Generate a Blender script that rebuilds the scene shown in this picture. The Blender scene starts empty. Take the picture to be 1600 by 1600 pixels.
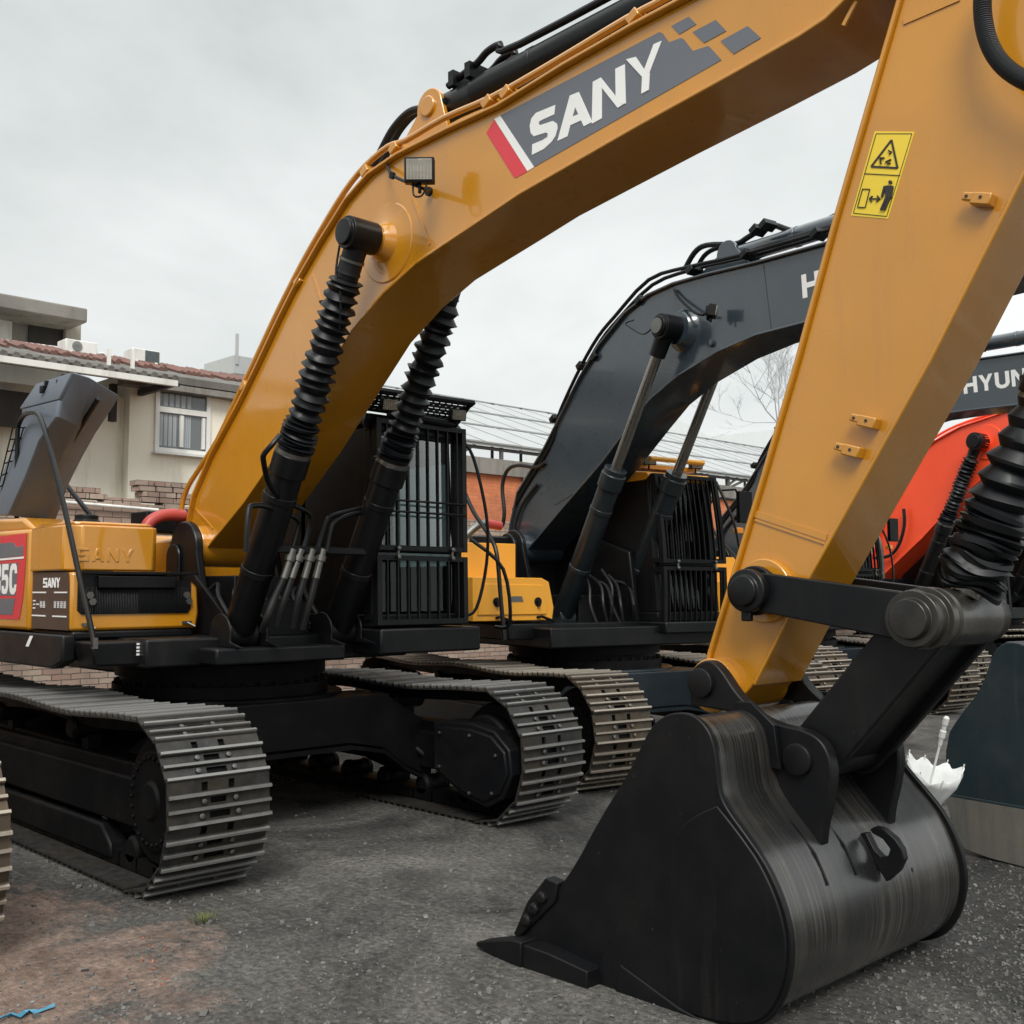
import bpy, bmesh, math, random
from mathutils import Vector as V, Matrix
random.seed(7)
SC = bpy.context.scene
COL = SC.collection
R = math.radians

# ------------------------------------------------------------------ camera model (metres, x = forward of the main machine)
CAMP = V((8.2, -4.6, 1.76)); YAW = .769; PITCH = .073; FPX = 1703.4
_d = V((-math.cos(YAW), math.sin(YAW), 0)); _r = _d.cross(V((0, 0, 1)))
_f = _d * math.cos(PITCH) + V((0, 0, 1)) * math.sin(PITCH); _u = _r.cross(_f)
def ray(x, y): return _f + _r * ((x - 800) / FPX) - _u * ((y - 800) / FPX)
class Frame:
    """measuring frame of one machine: origin on the ground, heading a (deg)"""
    def __init__(s, ox, oy, a):
        s.o = V((ox, oy, 0)); s.a = R(a); s.M = Matrix.Rotation(s.a, 3, 'Z'); s.I = s.M.transposed()
    def on(s, x, y, ax, val):
        i = 'xyz'.index(ax); c = s.I @ (CAMP - s.o); v = s.I @ ray(x, y)
        return c + v * ((val - c[i]) / v[i])
    def xz(s, pts, Y): return [(p.x, p.z) for p in (s.on(a, b, 'y', Y) for a, b in pts)]
    def yz(s, pts, X): return [(p.y, p.z) for p in (s.on(a, b, 'x', X) for a, b in pts)]
W0 = Frame(0, 0, 0)
def crop(pts, ox, oy, k): return [(ox + a / k, oy + b / k) for a, b in pts]

# ------------------------------------------------------------------ mesh builder
class MB:
    def __init__(s): s.v = []; s.f = []; s.cuts = []
    def new(s): s.cuts.append((len(s.v), len(s.f))); return s
    def add(s, vs, fs):
        n = len(s.v); s.v += [V(p) for p in vs]; s.f += [tuple(i + n for i in f) for f in fs]; return s
    def box(s, c, d, rot=None, taper=None):
        c = V(c); hx, hy, hz = d[0] / 2, d[1] / 2, d[2] / 2
        P = []
        for sz in (-1, 1):
            k = 1 if (taper is None or sz < 0) else taper
            for sx, sy in ((-1, -1), (1, -1), (1, 1), (-1, 1)):
                p = V((sx * hx * k, sy * hy * k, sz * hz))
                P.append(c + (rot @ p if rot else p))
        return s.add(P, [(3, 2, 1, 0), (4, 5, 6, 7), (0, 1, 5, 4), (1, 2, 6, 5), (2, 3, 7, 6), (3, 0, 4, 7)])
    def prism(s, poly, a0, a1, ax='y'):
        n = len(poly); m = {'y': lambda p, a: (p[0], a, p[1]), 'x': lambda p, a: (a, p[0], p[1]), 'z': lambda p, a: (p[0], p[1], a)}[ax]
        vs = [m(p, a0) for p in poly] + [m(p, a1) for p in poly]
        fs = [tuple(range(n - 1, -1, -1)), tuple(range(n, 2 * n))] + [(i, (i + 1) % n, n + (i + 1) % n, n + i) for i in range(n)]
        return s.add(vs, fs)
    def ribbon(s, line, y0, y1, t):
        """plate following a polyline in xz, t thick outward (left of travel direction)"""
        n = len(line); P = [V((a, b)) for a, b in line]; N = []
        for i in range(n):
            d = (P[min(i + 1, n - 1)] - P[max(i - 1, 0)]).normalized(); N.append(V((-d.y, d.x)))
        vs = []
        for i in range(n):
            q = P[i] + N[i] * t
            vs += [(P[i].x, y0, P[i].y), (P[i].x, y1, P[i].y), (q.x, y1, q.y), (q.x, y0, q.y)]
        fs = [(0, 1, 2, 3), tuple(4 * n - 4 + k for k in (3, 2, 1, 0))]
        for i in range(n - 1):
            a, b = 4 * i, 4 * i + 4
            for k in range(4): fs.append((a + k, b + k, b + (k + 1) % 4, a + (k + 1) % 4))
        return s.add(vs, fs)
    def rings(s, rings, cap=True):
        n = len(rings[0]); vs = [p for r in rings for p in r]; fs = []
        for j in range(len(rings) - 1):
            for i in range(n):
                fs.append((j * n + i, j * n + (i + 1) % n, (j + 1) * n + (i + 1) % n, (j + 1) * n + i))
        if cap: fs += [tuple(range(n - 1, -1, -1)), tuple((len(rings) - 1) * n + i for i in range(n))]
        return s.add(vs, fs)
    def lathe(s, prof, p0, d, n=24, cap=True):
        p0 = V(p0); d = V(d).normalized(); a = d.orthogonal().normalized(); b = d.cross(a)
        return s.rings([[p0 + d * t + (a * math.cos(2 * math.pi * i / n) + b * math.sin(2 * math.pi * i / n)) * r for i in range(n)] for t, r in prof], cap)
    def cyl(s, p0, p1, r, n=20, r1=None):
        p0, p1 = V(p0), V(p1); return s.lathe([(0, r), ((p1 - p0).length, r if r1 is None else r1)], p0, p1 - p0, n)
    def tube(s, pts, r, n=10, smooth=0):
        P = [V(p) for p in pts]
        if smooth:
            Q = []
            for i in range(len(P) - 1):
                a, b, c, d = P[max(i - 1, 0)], P[i], P[i + 1], P[min(i + 2, len(P) - 1)]
                for k in range(smooth):
                    t = k / smooth
                    Q.append(.5 * ((2 * b) + (c - a) * t + (2 * a - 5 * b + 4 * c - d) * t * t + (3 * b - a - 3 * c + d) * t ** 3))
            P = Q + [P[-1]]
        T = [(P[min(i + 1, len(P) - 1)] - P[max(i - 1, 0)]).normalized() for i in range(len(P))]
        a = T[0].orthogonal().normalized(); rg = []
        for i, p in enumerate(P):
            a = (a - T[i] * a.dot(T[i])).normalized(); b = T[i].cross(a)
            rr = r[min(len(r) - 1, int(round(i * (len(r) - 1) / max(1, len(P) - 1))))] if isinstance(r, (list, tuple)) else r
            rg.append([p + (a * math.cos(2 * math.pi * k / n) + b * math.sin(2 * math.pi * k / n)) * rr for k in range(n)])
        return s.rings(rg)
    def mesh(s, name, mat, angle=35):
        me = bpy.data.meshes.new(name); me.from_pydata([tuple(p) for p in s.v], [], s.f)
        bm = bmesh.new(); bm.from_mesh(me); bmesh.ops.recalc_face_normals(bm, faces=bm.faces[:]); bm.to_mesh(me); bm.free()
        me.polygons.foreach_set('use_smooth', [True] * len(me.polygons)); me.set_sharp_from_angle(angle=R(angle))
        if mat: me.materials.append(mat)
        return me
    def build(s, name, mat, parent=None, bevel=0, angle=35, seg=2):
        o = bpy.data.objects.new(name, s.mesh(name, mat, angle)); COL.objects.link(o)
        if parent: o.parent = parent
        if bevel:
            m = o.modifiers.new('edge', 'BEVEL'); m.width = bevel; m.segments = seg; m.limit_method = 'ANGLE'; m.angle_limit = R(40)
            m.harden_normals = False
        return o
def build_each(b, name, mat, parent=None, bevel=0, angle=35):
    """one object per piece started with new()"""
    cs = b.cuts + [(len(b.v), len(b.f))]; out = []
    for (v0, f0), (v1, f1) in zip(cs, cs[1:]):
        if v1 == v0: continue
        m = MB(); m.v = b.v[v0:v1]; m.f = [tuple(i - v0 for i in f) for f in b.f[f0:f1]]; out.append(m.build(name, mat, parent, bevel, angle))
    return out
def chaikin(poly, k=2, closed=True, keep=120):
    P = [V((a, c)) for a, c in poly]
    for _ in range(k):
        Q = []; n = len(P)
        for i in range(n):
            a, b_, c = P[i - 1], P[i], P[(i + 1) % n]
            if not closed and i in (0, n - 1): Q.append(b_); continue
            d1, d2 = (b_ - a), (c - b_)
            ang = math.degrees(d1.angle(d2)) if d1.length > 1e-6 and d2.length > 1e-6 else 0
            if ang > keep or ang < 2: Q.append(b_)
            else: Q += [b_.lerp(a, .25), b_.lerp(c, .25)]
        P = Q
    return [(p.x, p.y) for p in P]
def tag(o, label=None, cat=None, group=None, kind=None):
    if label: o['label'] = label
    if cat: o['category'] = cat
    if group: o['group'] = group
    if kind: o['kind'] = kind
    return o
def empty(name, loc=(0, 0, 0), rz=0):
    o = bpy.data.objects.new(name, None); COL.objects.link(o); o.location = loc; o.rotation_euler = (0, 0, rz); o.empty_display_size = .3; return o
def copy_tree(o, parent=None):
    c = o.copy(); COL.objects.link(c)
    if parent: c.parent = parent
    for ch in list(o.children): copy_tree(ch, c)
    return c
def circ(cx, cz, r, n=24, a0=0, a1=360):
    return [(cx + r * math.cos(R(a0 + (a1 - a0) * i / n)), cz + r * math.sin(R(a0 + (a1 - a0) * i / n))) for i in range(n + (a1 - a0 != 360))]

# ------------------------------------------------------------------ materials
MATS = {}
def nodes(name):
    m = bpy.data.materials.new(name); m.use_nodes = True; nt = m.node_tree; b = nt.nodes['Principled BSDF']; MATS[name] = m
    return m, nt, b
def N(nt, t, **k):
    n = nt.nodes.new(t)
    for a, v in k.items():
        if a == 'in_':
            for q, w in v.items(): n.inputs[q].default_value = w
        else: setattr(n, a, v)
    return n
def L(nt, a, b): nt.links.new(a, b)
def ramp(nt, src, stops):
    r = N(nt, 'ShaderNodeValToRGB'); e = r.color_ramp.elements
    while len(e) < len(stops): e.new(.5)
    for i, (p, c) in enumerate(stops):
        e[i].position = p; e[i].color = (c, c, c, 1) if isinstance(c, (int, float)) else (*c, 1)
    L(nt, src, r.inputs[0]); return r.outputs[0]
def noise(nt, scale, detail=6, vec=None, rough=.55, dist=0):
    n = N(nt, 'ShaderNodeTexNoise', in_={'Scale': scale, 'Detail': detail, 'Roughness': rough, 'Distortion': dist})
    if vec is not None: L(nt, vec, n.inputs['Vector'])
    return n.outputs['Fac']
def mixc(nt, fac, a, b, mode='MIX'):
    m = N(nt, 'ShaderNodeMix', data_type='RGBA', blend_type=mode)
    for sock, v in ((m.inputs[0], fac), (m.inputs[6], a), (m.inputs[7], b)):
        if isinstance(v, (int, float)): sock.default_value = v
        elif isinstance(v, tuple): sock.default_value = (*v, 1)
        else: L(nt, v, sock)
    return m.outputs[2]
def bump(nt, b, h, strength=.2, dist=.01):
    n = N(nt, 'ShaderNodeBump', in_={'Strength': strength, 'Distance': dist}); L(nt, h, n.inputs['Height']); L(nt, n.outputs[0], b.inputs['Normal'])
def ocoord(nt, scale=None):
    t = N(nt, 'ShaderNodeTexCoord').outputs['Object']
    if scale:
        m = N(nt, 'ShaderNodeMapping', in_={'Scale': scale}); L(nt, t, m.inputs[0]); return m.outputs[0]
    return t
def paint(name, col, rough=.35, coat=0, coatr=.08, dirt=(.1, .08, .06), damt=.25, wav=.03, metal=0, spec=.5, cior=1.5, scuff=0):
    m, nt, b = nodes(name); c = ocoord(nt)
    d = ramp(nt, noise(nt, 2.3, 8, c, .65), [(.45, 0), (.8, 1)])
    mu = N(nt, 'ShaderNodeMath', operation='MULTIPLY', in_={1: damt}); L(nt, d, mu.inputs[0])
    v = ramp(nt, noise(nt, .9, 3, c), [(.3, .9), (.7, 1.06)])
    base = mixc(nt, mu.outputs[0], mixc(nt, 1., col, v, 'MULTIPLY'), dirt)
    if scuff:
        dr = ramp(nt, noise(nt, 3.0, 8, ocoord(nt, (3.2, 3.2, .28)), .7), [(.54, 0), (.72, 1)]); gate = ramp(nt, noise(nt, .8, 3, c), [(.42, 0), (.6, 1)])
        m1 = N(nt, 'ShaderNodeMath', operation='MULTIPLY'); L(nt, dr, m1.inputs[0]); L(nt, gate, m1.inputs[1]); m2 = N(nt, 'ShaderNodeMath', operation='MULTIPLY', in_={1: scuff}); L(nt, m1.outputs[0], m2.inputs[0])
        base = mixc(nt, m2.outputs[0], base, dirt)
        ch = ramp(nt, noise(nt, 46, 4, c, .7), [(.70, 0), (.73, 1)]); m3 = N(nt, 'ShaderNodeMath', operation='MULTIPLY', in_={1: min(1, scuff * 1.6)}); L(nt, ch, m3.inputs[0])
        base = mixc(nt, m3.outputs[0], base, tuple(min(1, x * 1.5 + .03) for x in dirt))
    L(nt, base, b.inputs['Base Color'])
    L(nt, ramp(nt, noise(nt, 5, 6, c), [(.3, max(rough - .06, .02)), (.75, rough + .1)]), b.inputs['Roughness'])
    b.inputs['Metallic'].default_value = metal; b.inputs['Specular IOR Level'].default_value = spec
    b.inputs['Coat Weight'].default_value = coat; b.inputs['Coat IOR'].default_value = cior
    if coat: L(nt, ramp(nt, noise(nt, 1.7, 6, c, .6), [(.35, coatr), (.75, coatr + .12)]), b.inputs['Coat Roughness'])
    if wav: bump(nt, b, noise(nt, 3.5, 2, c), wav, .05)
    return m
yellow = paint('yellow_paint', (.53, .222, .008), .3, 1., .03, (.24, .13, .05), .16, .02, 0, .5, 1.6, .3)
cabyellow = paint('orange_yellow_paint', (.75, .33, .015), .35, .4, .1, (.3, .18, .06), .1, .02)
red = paint('red_paint', (.95, .085, .025), .35, .5, .1, (.3, .06, .03), .12, .02)
blackp = paint('black_paint', (.0045, .005, .006), .34, .0, .2, (.032, .028, .024), .25, .03, 0, .27, 1.5, .4)
blackm = paint('black_matt', (.0042, .0046, .0056), .42, 0, .2, (.034, .029, .024), .25, .03, 0, .22, 1.5, .5)
under = paint('undercarriage_black', (.0035, .0036, .0042), .5, 0, .2, (.022, .019, .015), .4, .04, 0, .12)
teal = paint('dark_slate_paint', (.026, .039, .051), .3, 1., .05, (.08, .075, .07), .12, .02, 0, .5, 1.5, .25)
tealb = paint('dark_slate_bucket', (.014, .026, .032), .42, 0, .2, (.08, .075, .065), .4, .05, 0, .3, 1.5, .5)
greyhood = paint('grey_hood_paint', (.125, .145, .175), .5, 0, .2, (.08, .09, .10), .3, .02, 0, .2)
rubber = paint('bellows_rubber', (.006, .0068, .0085), .42, 0, .2, (.03, .03, .03), .3, .05, 0, .3)
hose = paint('hose_rubber', (.010, .010, .011), .45, 0, .2, (.05, .045, .04), .3, 0, 0, .3)
chrome = paint('chrome_rod', (.34, .32, .29), .26, 0, .1, (.25, .22, .18), .3, .02, 1)
zinc = paint('zinc_fitting', (.20, .195, .18), .4, 0, .1, (.2, .18, .15), .3, 0, .9)
white = paint('white_print', (.78, .78, .76), .45, 0, .1, (.6, .58, .55), .1, 0)
greydec = paint('grey_decal', (.115, .125, .145), .4, .2, .1, (.2, .2, .2), .1, 0)
reddec = paint('red_decal', (.62, .035, .05), .4, .2, .1, (.4, .1, .1), .1, 0)
browndec = paint('brown_decal', (.055, .035, .028), .4, .2, .1, (.1, .08, .06), .2, 0)
warny = paint('warning_yellow', (.80, .58, .04), .4, .1, .1, (.6, .5, .2), .1, 0)
ink = paint('black_print', (.02, .018, .018), .5, 0, .1, (.1, .1, .1), .1, 0)
hosered = paint('red_silicone_hose', (.42, .055, .045), .45, 0, .1, (.3, .1, .08), .2, 0)
lens = paint('lamp_lens', (.30, .28, .23), .22, .35, .15, (.08, .075, .06), .9, .6, .5)
orangelens = paint('orange_reflector', (.8, .28, .01), .25, 1, .05, (.5, .3, .05), .1, 0)

def mat_shoe(name, base, hi, dirt):
    m, nt, b = nodes(name); c = ocoord(nt); rnd = N(nt, 'ShaderNodeObjectInfo').outputs['Random']
    sh = N(nt, 'ShaderNodeVectorMath', operation='ADD'); cc = N(nt, 'ShaderNodeCombineXYZ'); mm = N(nt, 'ShaderNodeMath', operation='MULTIPLY', in_={1: 37.})
    L(nt, rnd, mm.inputs[0]); L(nt, mm.outputs[0], cc.inputs[1]); L(nt, c, sh.inputs[0]); L(nt, cc.outputs[0], sh.inputs[1]); q = sh.outputs[0]
    f1 = ramp(nt, noise(nt, 9, 8, q, .65), [(.38, 0), (.62, 1)]); f2 = ramp(nt, noise(nt, 2.2, 8, q, .7), [(.44, 0), (.6, 1)])
    z = N(nt, 'ShaderNodeSeparateXYZ'); L(nt, c, z.inputs[0]); rib = ramp(nt, z.outputs[2], [(.5, 0), (.53, 1)])
    mp = N(nt, 'ShaderNodeMapRange', in_={1: .024, 2: .040}); L(nt, z.outputs[2], mp.inputs[0])
    k = mixc(nt, f1, base, hi); k = mixc(nt, f2, k, dirt); k = mixc(nt, mp.outputs[0], k, tuple(min(1, x * 4.2) for x in hi))
    L(nt, k, b.inputs['Base Color']); b.inputs['Metallic'].default_value = .55
    L(nt, ramp(nt, noise(nt, 14, 5, q), [(.3, .34), (.7, .62)]), b.inputs['Roughness']); bump(nt, b, noise(nt, 40, 6, q), .25, .004)
    return m
shoe_m = mat_shoe('track_steel', (.030, .030, .031), (.060, .059, .057), (.055, .047, .037))
shoe_r = mat_shoe('rusty_track_steel', (.050, .044, .037), (.095, .083, .069), (.10, .072, .046))

def mat_shell():
    m, nt, b = nodes('brushed_black_shell'); c = ocoord(nt, (.28, 60, .28)); c2 = ocoord(nt); 
    st = noise(nt, 1.6, 5, c, .6); big = noise(nt, 1.6, 4, c2)
    mk = ramp(nt, big, [(.42, 0), (.62, 1)])
    s1 = ramp(nt, st, [(.44, 0), (.6, 1)]); mu = N(nt, 'ShaderNodeMath', operation='MULTIPLY'); L(nt, s1, mu.inputs[0]); L(nt, mk, mu.inputs[1])
    k = mixc(nt, mu.outputs[0], (.012, .0125, .013), (.075, .065, .054)); k = mixc(nt, ramp(nt, noise(nt, 3.2, 9, c2, .72), [(.60, 0), (.72, .5)]), k, (.10, .085, .066)); L(nt, k, b.inputs['Base Color'])
    L(nt, ramp(nt, st, [(.3, .24), (.7, .36)]), b.inputs['Roughness']); b.inputs['Metallic'].default_value = .2; b.inputs['Specular IOR Level'].default_value = .5; b.inputs['Coat Weight'].default_value = .6; b.inputs['Coat Roughness'].default_value = .2; b.inputs['Coat IOR'].default_value = 1.6
    bump(nt, b, st, .12, .004); return m
shell_m = mat_shell()
def mat_glass():
    m, nt, b = nodes('tinted_glass'); nt.nodes.remove(b); o = nt.nodes['Material Output']
    t = N(nt, 'ShaderNodeBsdfTransparent'); t.inputs[0].default_value = (.62, .7, .7, 1); g = N(nt, 'ShaderNodeBsdfGlossy', in_={'Roughness': .03})
    fr = N(nt, 'ShaderNodeFresnel', in_={'IOR': 1.5}); mx = N(nt, 'ShaderNodeMixShader'); L(nt, fr.outputs[0], mx.inputs[0]); L(nt, t.outputs[0], mx.inputs[1]); L(nt, g.outputs[0], mx.inputs[2]); L(nt, mx.outputs[0], o.inputs[0]); return m
glass = mat_glass()
def mat_view_sheet():  # added translucent sheet, stands in for the pale sky seen through cab windows
    m, nt, b = nodes('pale_view_sheet'); nt.nodes.remove(b); o = nt.nodes['Material Output']
    t = N(nt, 'ShaderNodeBsdfTranslucent'); t.inputs[0].default_value = (.62, .72, .72, 1); d = N(nt, 'ShaderNodeBsdfDiffuse'); d.inputs[0].default_value = (.5, .58, .58, 1)
    a = N(nt, 'ShaderNodeMixShader', in_={0: .3}); L(nt, t.outputs[0], a.inputs[1]); L(nt, d.outputs[0], a.inputs[2]); L(nt, a.outputs[0], o.inputs[0]); return m
view_sheet_m = mat_view_sheet()
def mat_pane():
    m, nt, b = nodes('house_window_glass'); b.inputs['Base Color'].default_value = (.12, .135, .14, 1); b.inputs['Roughness'].default_value = .08; b.inputs['Coat Weight'].default_value = .6; return m
pane_m = mat_pane()
def mat_wall(name, a, c2, stain, scale=1.):
    m, nt, b = nodes(name); c = ocoord(nt); st = ocoord(nt, (2.2, 2.2, .35))
    k = mixc(nt, ramp(nt, noise(nt, .8 * scale, 8, c, .65), [(.35, 0), (.7, 1)]), a, c2)
    k = mixc(nt, ramp(nt, noise(nt, 1.4, 7, st, .7), [(.49, 0), (.72, .8)]), k, stain)
    L(nt, k, b.inputs['Base Color']); b.inputs['Roughness'].default_value = .85; bump(nt, b, noise(nt, 30, 6, c), .15, .01); return m
beige = mat_wall('beige_render', (.86, .81, .69), (.76, .71, .60), (.46, .42, .35))
concrete = mat_wall('weathered_concrete', (.25, .235, .21), (.16, .15, .135), (.07, .065, .06))
palegrey = mat_wall('pale_metal_sheet', (.40, .415, .415), (.37, .385, .385), (.33, .345, .345))
farmat = mat_wall('hazed_far_wall', (.72, .75, .75), (.68, .71, .71), (.64, .67, .67))  # haze of distance painted into the wall colour
tilered = mat_wall('red_roof_tile', (.22, .10, .08), (.15, .10, .085), (.10, .09, .08), 6)
tilegrey = mat_wall('grey_tile', (.16, .15, .135), (.1, .095, .085), (.06, .055, .05), 2)
whitep = mat_wall('white_plastic', (.72, .72, .69), (.66, .66, .63), (.45, .43, .40))
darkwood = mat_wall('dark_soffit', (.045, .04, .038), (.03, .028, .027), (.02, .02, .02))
bark = mat_wall('hazed_bark', (.46, .47, .48), (.40, .41, .42), (.34, .35, .36))  # lightened to paint in the haze in front of the tree
def mat_brick(name, c1, c2, mort, sx=.24, sz=.062, mo=.012, stain=(.06, .055, .05)):
    m, nt, b = nodes(name); c = ocoord(nt); sp = N(nt, 'ShaderNodeSeparateXYZ'); L(nt, c, sp.inputs[0]); cb = N(nt, 'ShaderNodeCombineXYZ')
    ad = N(nt, 'ShaderNodeMath', operation='ADD'); L(nt, sp.outputs[0], ad.inputs[0]); L(nt, sp.outputs[1], ad.inputs[1])
    L(nt, ad.outputs[0], cb.inputs[0]); L(nt, sp.outputs[2], cb.inputs[1])
    wob = N(nt, 'ShaderNodeTexNoise', in_={'Scale': 7., 'Detail': 3.}); L(nt, c, wob.inputs['Vector']); sc = N(nt, 'ShaderNodeVectorMath', operation='SCALE', in_={'Scale': .022}); L(nt, wob.outputs['Color'], sc.inputs[0])
    va = N(nt, 'ShaderNodeVectorMath', operation='ADD'); L(nt, cb.outputs[0], va.inputs[0]); L(nt, sc.outputs[0], va.inputs[1])
    bt = N(nt, 'ShaderNodeTexBrick', in_={'Scale': 1., 'Mortar Size': mo / 2, 'Mortar Smooth': .3, 'Brick Width': sx, 'Row Height': sz + mo, 'Bias': 0.}); bt.offset = .5
    L(nt, va.outputs[0], bt.inputs['Vector']); bt.inputs['Color1'].default_value = (*c1, 1); bt.inputs['Color2'].default_value = (*c2, 1); bt.inputs['Mortar'].default_value = (*mort, 1)
    k = mixc(nt, ramp(nt, noise(nt, 6, 6, c), [(.35, .0), (.75, .45)]), bt.outputs['Color'], tuple(x * .6 for x in c1))
    k = mixc(nt, ramp(nt, noise(nt, .7, 7, c, .7), [(.5, 0), (.75, .7)]), k, stain)
    L(nt, k, b.inputs['Base Color']); b.inputs['Roughness'].default_value = .9
    inv = N(nt, 'ShaderNodeMath', operation='SUBTRACT', in_={0: 1.}); L(nt, bt.outputs['Fac'], inv.inputs[1]); bump(nt, b, inv.outputs[0], .7, .015); return m
brick_old = mat_brick('old_grey_brick', (.40, .32, .26), (.30, .19, .15), (.075, .065, .057))
brick_red = mat_brick('orange_brick', (.66, .215, .085), (.55, .165, .07), (.46, .25, .15), mo=.010)
def mat_ground():
    m, nt, b = nodes('yard_ground'); c = ocoord(nt)
    base = mixc(nt, ramp(nt, noise(nt, .62, 12, c, .74, .8), [(.38, 0), (.66, 1)]), (.040, .040, .040), (.235, .222, .20))
    fine = ramp(nt, noise(nt, 26, 10, c, .75), [(.34, .32), (.5, 1.0), (.66, 1.9)])
    base = mixc(nt, 1., base, fine, 'MULTIPLY')
    vo = N(nt, 'ShaderNodeTexVoronoi', in_={'Scale': 42.}); L(nt, c, vo.inputs['Vector']); sp = ramp(nt, vo.outputs['Distance'], [(.10, 1), (.2, 0)])
    sel = ramp(nt, vo.outputs['Color'], [(.72, 0), (.8, 1)]); mm = N(nt, 'ShaderNodeMath', operation='MULTIPLY'); L(nt, sp, mm.inputs[0]); L(nt, sel, mm.inputs[1])
    base = mixc(nt, mm.outputs[0], base, (.10, .095, .088))
    lm = N(nt, 'ShaderNodeMapping', in_={'Rotation': (0, 0, R(62)), 'Scale': (.35, 5.5, 1)}); L(nt, c, lm.inputs[0]); drag = ramp(nt, noise(nt, 1.6, 8, lm.outputs[0], .68), [(.34, .78), (.52, 1.), (.70, 1.25)])
    dsel = ramp(nt, noise(nt, .5, 3, c), [(.4, .15), (.6, .85)]); base = mixc(nt, dsel, base, mixc(nt, 1., base, drag, 'MULTIPLY'))
    gx = N(nt, 'ShaderNodeVectorMath', operation='DISTANCE'); gx.inputs[1].default_value = (6.4, 1.6, 0); L(nt, c, gx.inputs[0]); ga = N(nt, 'ShaderNodeMath', operation='MULTIPLY_ADD', in_={1: 2.4, 2: -1.2}); L(nt, noise(nt, 1.4, 9, c, .7), ga.inputs[0]); gb = N(nt, 'ShaderNodeMath', operation='ADD'); L(nt, gx.outputs['Value'], gb.inputs[0]); L(nt, ga.outputs[0], gb.inputs[1]); gr_ = N(nt, 'ShaderNodeMapRange', in_={1: 1.9, 2: 1.1, 3: 0., 4: .8}); L(nt, gb.outputs[0], gr_.inputs[0]); base = mixc(nt, gr_.outputs[0], base, mixc(nt, 1., (.05, .049, .048), fine, 'MULTIPLY'))
    # brown earth patch near the camera's left: a place on the ground
    ln = N(nt, 'ShaderNodeVectorMath', operation='DISTANCE'); ln.inputs[1].default_value = (2.6 * .8, -3.3, 0); em = N(nt, 'ShaderNodeMapping', in_={'Scale': (.8, 1, 1)}); L(nt, c, em.inputs[0]); L(nt, em.outputs[0], ln.inputs[0])
    wob = noise(nt, 1.5, 11, c, .72, .6); ad = N(nt, 'ShaderNodeMath', operation='MULTIPLY_ADD', in_={1: 3.0, 2: -1.5}); L(nt, wob, ad.inputs[0]); a2 = N(nt, 'ShaderNodeMath', operation='ADD'); L(nt, ln.outputs['Value'], a2.inputs[0]); L(nt, ad.outputs[0], a2.inputs[1])
    earth = ramp(nt, a2.outputs[0], [(.55, .85), (1., .55), (.999, 0)]);
    mr = N(nt, 'ShaderNodeMapRange', in_={1: 1.55, 2: 1.15, 3: 0., 4: .9}); L(nt, a2.outputs[0], mr.inputs[0])
    ecol = mixc(nt, ramp(nt, noise(nt, 5, 9, c, .7), [(.35, 0), (.68, 1)]), (.22, .145, .11), (.52, .37, .30)); ecol = mixc(nt, .6, ecol, fine, 'MULTIPLY')
    base = mixc(nt, mr.outputs[0], base, ecol)
    L(nt, base, b.inputs['Base Color']); L(nt, ramp(nt, noise(nt, .8, 6, c), [(.38, .34), (.6, .85)]), b.inputs['Roughness']); b.inputs['Specular IOR Level'].default_value = .35
    hh = N(nt, 'ShaderNodeMath', operation='ADD'); L(nt, noise(nt, 32, 10, c, .75), hh.inputs[0]); h2_ = N(nt, 'ShaderNodeMath', operation='ADD'); L(nt, noise(nt, 3.5, 6, c, .6), h2_.inputs[0]); L(nt, drag, h2_.inputs[1]); L(nt, h2_.outputs[0], hh.inputs[1]); bump(nt, b, hh.outputs[0], 1., .06); return m
ground_m = mat_ground()
stone_m = mat_wall('gravel_stone', (.14, .135, .125), (.065, .062, .058), (.24, .23, .215), 9)

# ------------------------------------------------------------------ machine pieces (all in the machine's own frame)
def shoe_mesh(S, pitch, mat):
    """three-bar grouser plate with a bolt slot between the bars"""
    b = MB(); q = pitch / 3
    def row(xc, holes):
        ys = [-S / 2]
        for yc, w, hh in sorted(holes):
            b.box((xc, (ys[-1] + yc - w / 2) / 2, .006), (q, yc - w / 2 - ys[-1], .012)); ys.append(yc + w / 2)
            st = (q - hh) / 2
            for e in (-1, 1): b.box((xc + e * (q - st) / 2, yc, .006), (st, w, .012))
        b.box((xc, (ys[-1] + S / 2) / 2, .006), (q, S / 2 - ys[-1], .012))
    row(-q, [(0, .13, .036)]); row(0, [(.01, .10, .034)]); row(q, [(-.075, .04, .05), (.095, .04, .05)])
    for xc, d in ((-q, .115), (0, .10)):
        for e in (-1, 1): b.lathe([(0, .017), (.016, .017), (.019, .011)], (xc, e * d + .005, .011), (0, 0, 1), 6)
    for x, hh in ((-q * 1.5, .040), (-q * .5, .036), (q * .5, .044)):
        b.prism([(x - .016, .010), (x + .016, .010), (x + .008, hh), (x - .008, hh)], -S / 2, S / 2)
    return b.mesh('track_shoe', mat, 30)
def track_path(F, rear, rad, H):
    """closed loop of (x, z, angle) around the two wheels, bottom z=.036"""
    zc = H / 2; pts = []; r = rad
    xf, xr = F - .045 - r, rear + .045 + r
    for i in range(25): t = -90 + 180 * i / 24; pts.append((xf + r * math.cos(R(t)), zc + r * math.sin(R(t))))
    n = 24
    for i in range(1, n): u = i / n; pts.append((xf + (xr - xf) * u, zc + r - .035 * math.sin(u * math.pi * 2) ** 2))
    for i in range(25): t = 90 + 180 * i / 24; pts.append((xr + r * math.cos(R(t)), zc + r * math.sin(R(t))))
    for i in range(1, n): u = i / n; pts.append((xr + (xf - xr) * u, zc - r))
    return pts
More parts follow.
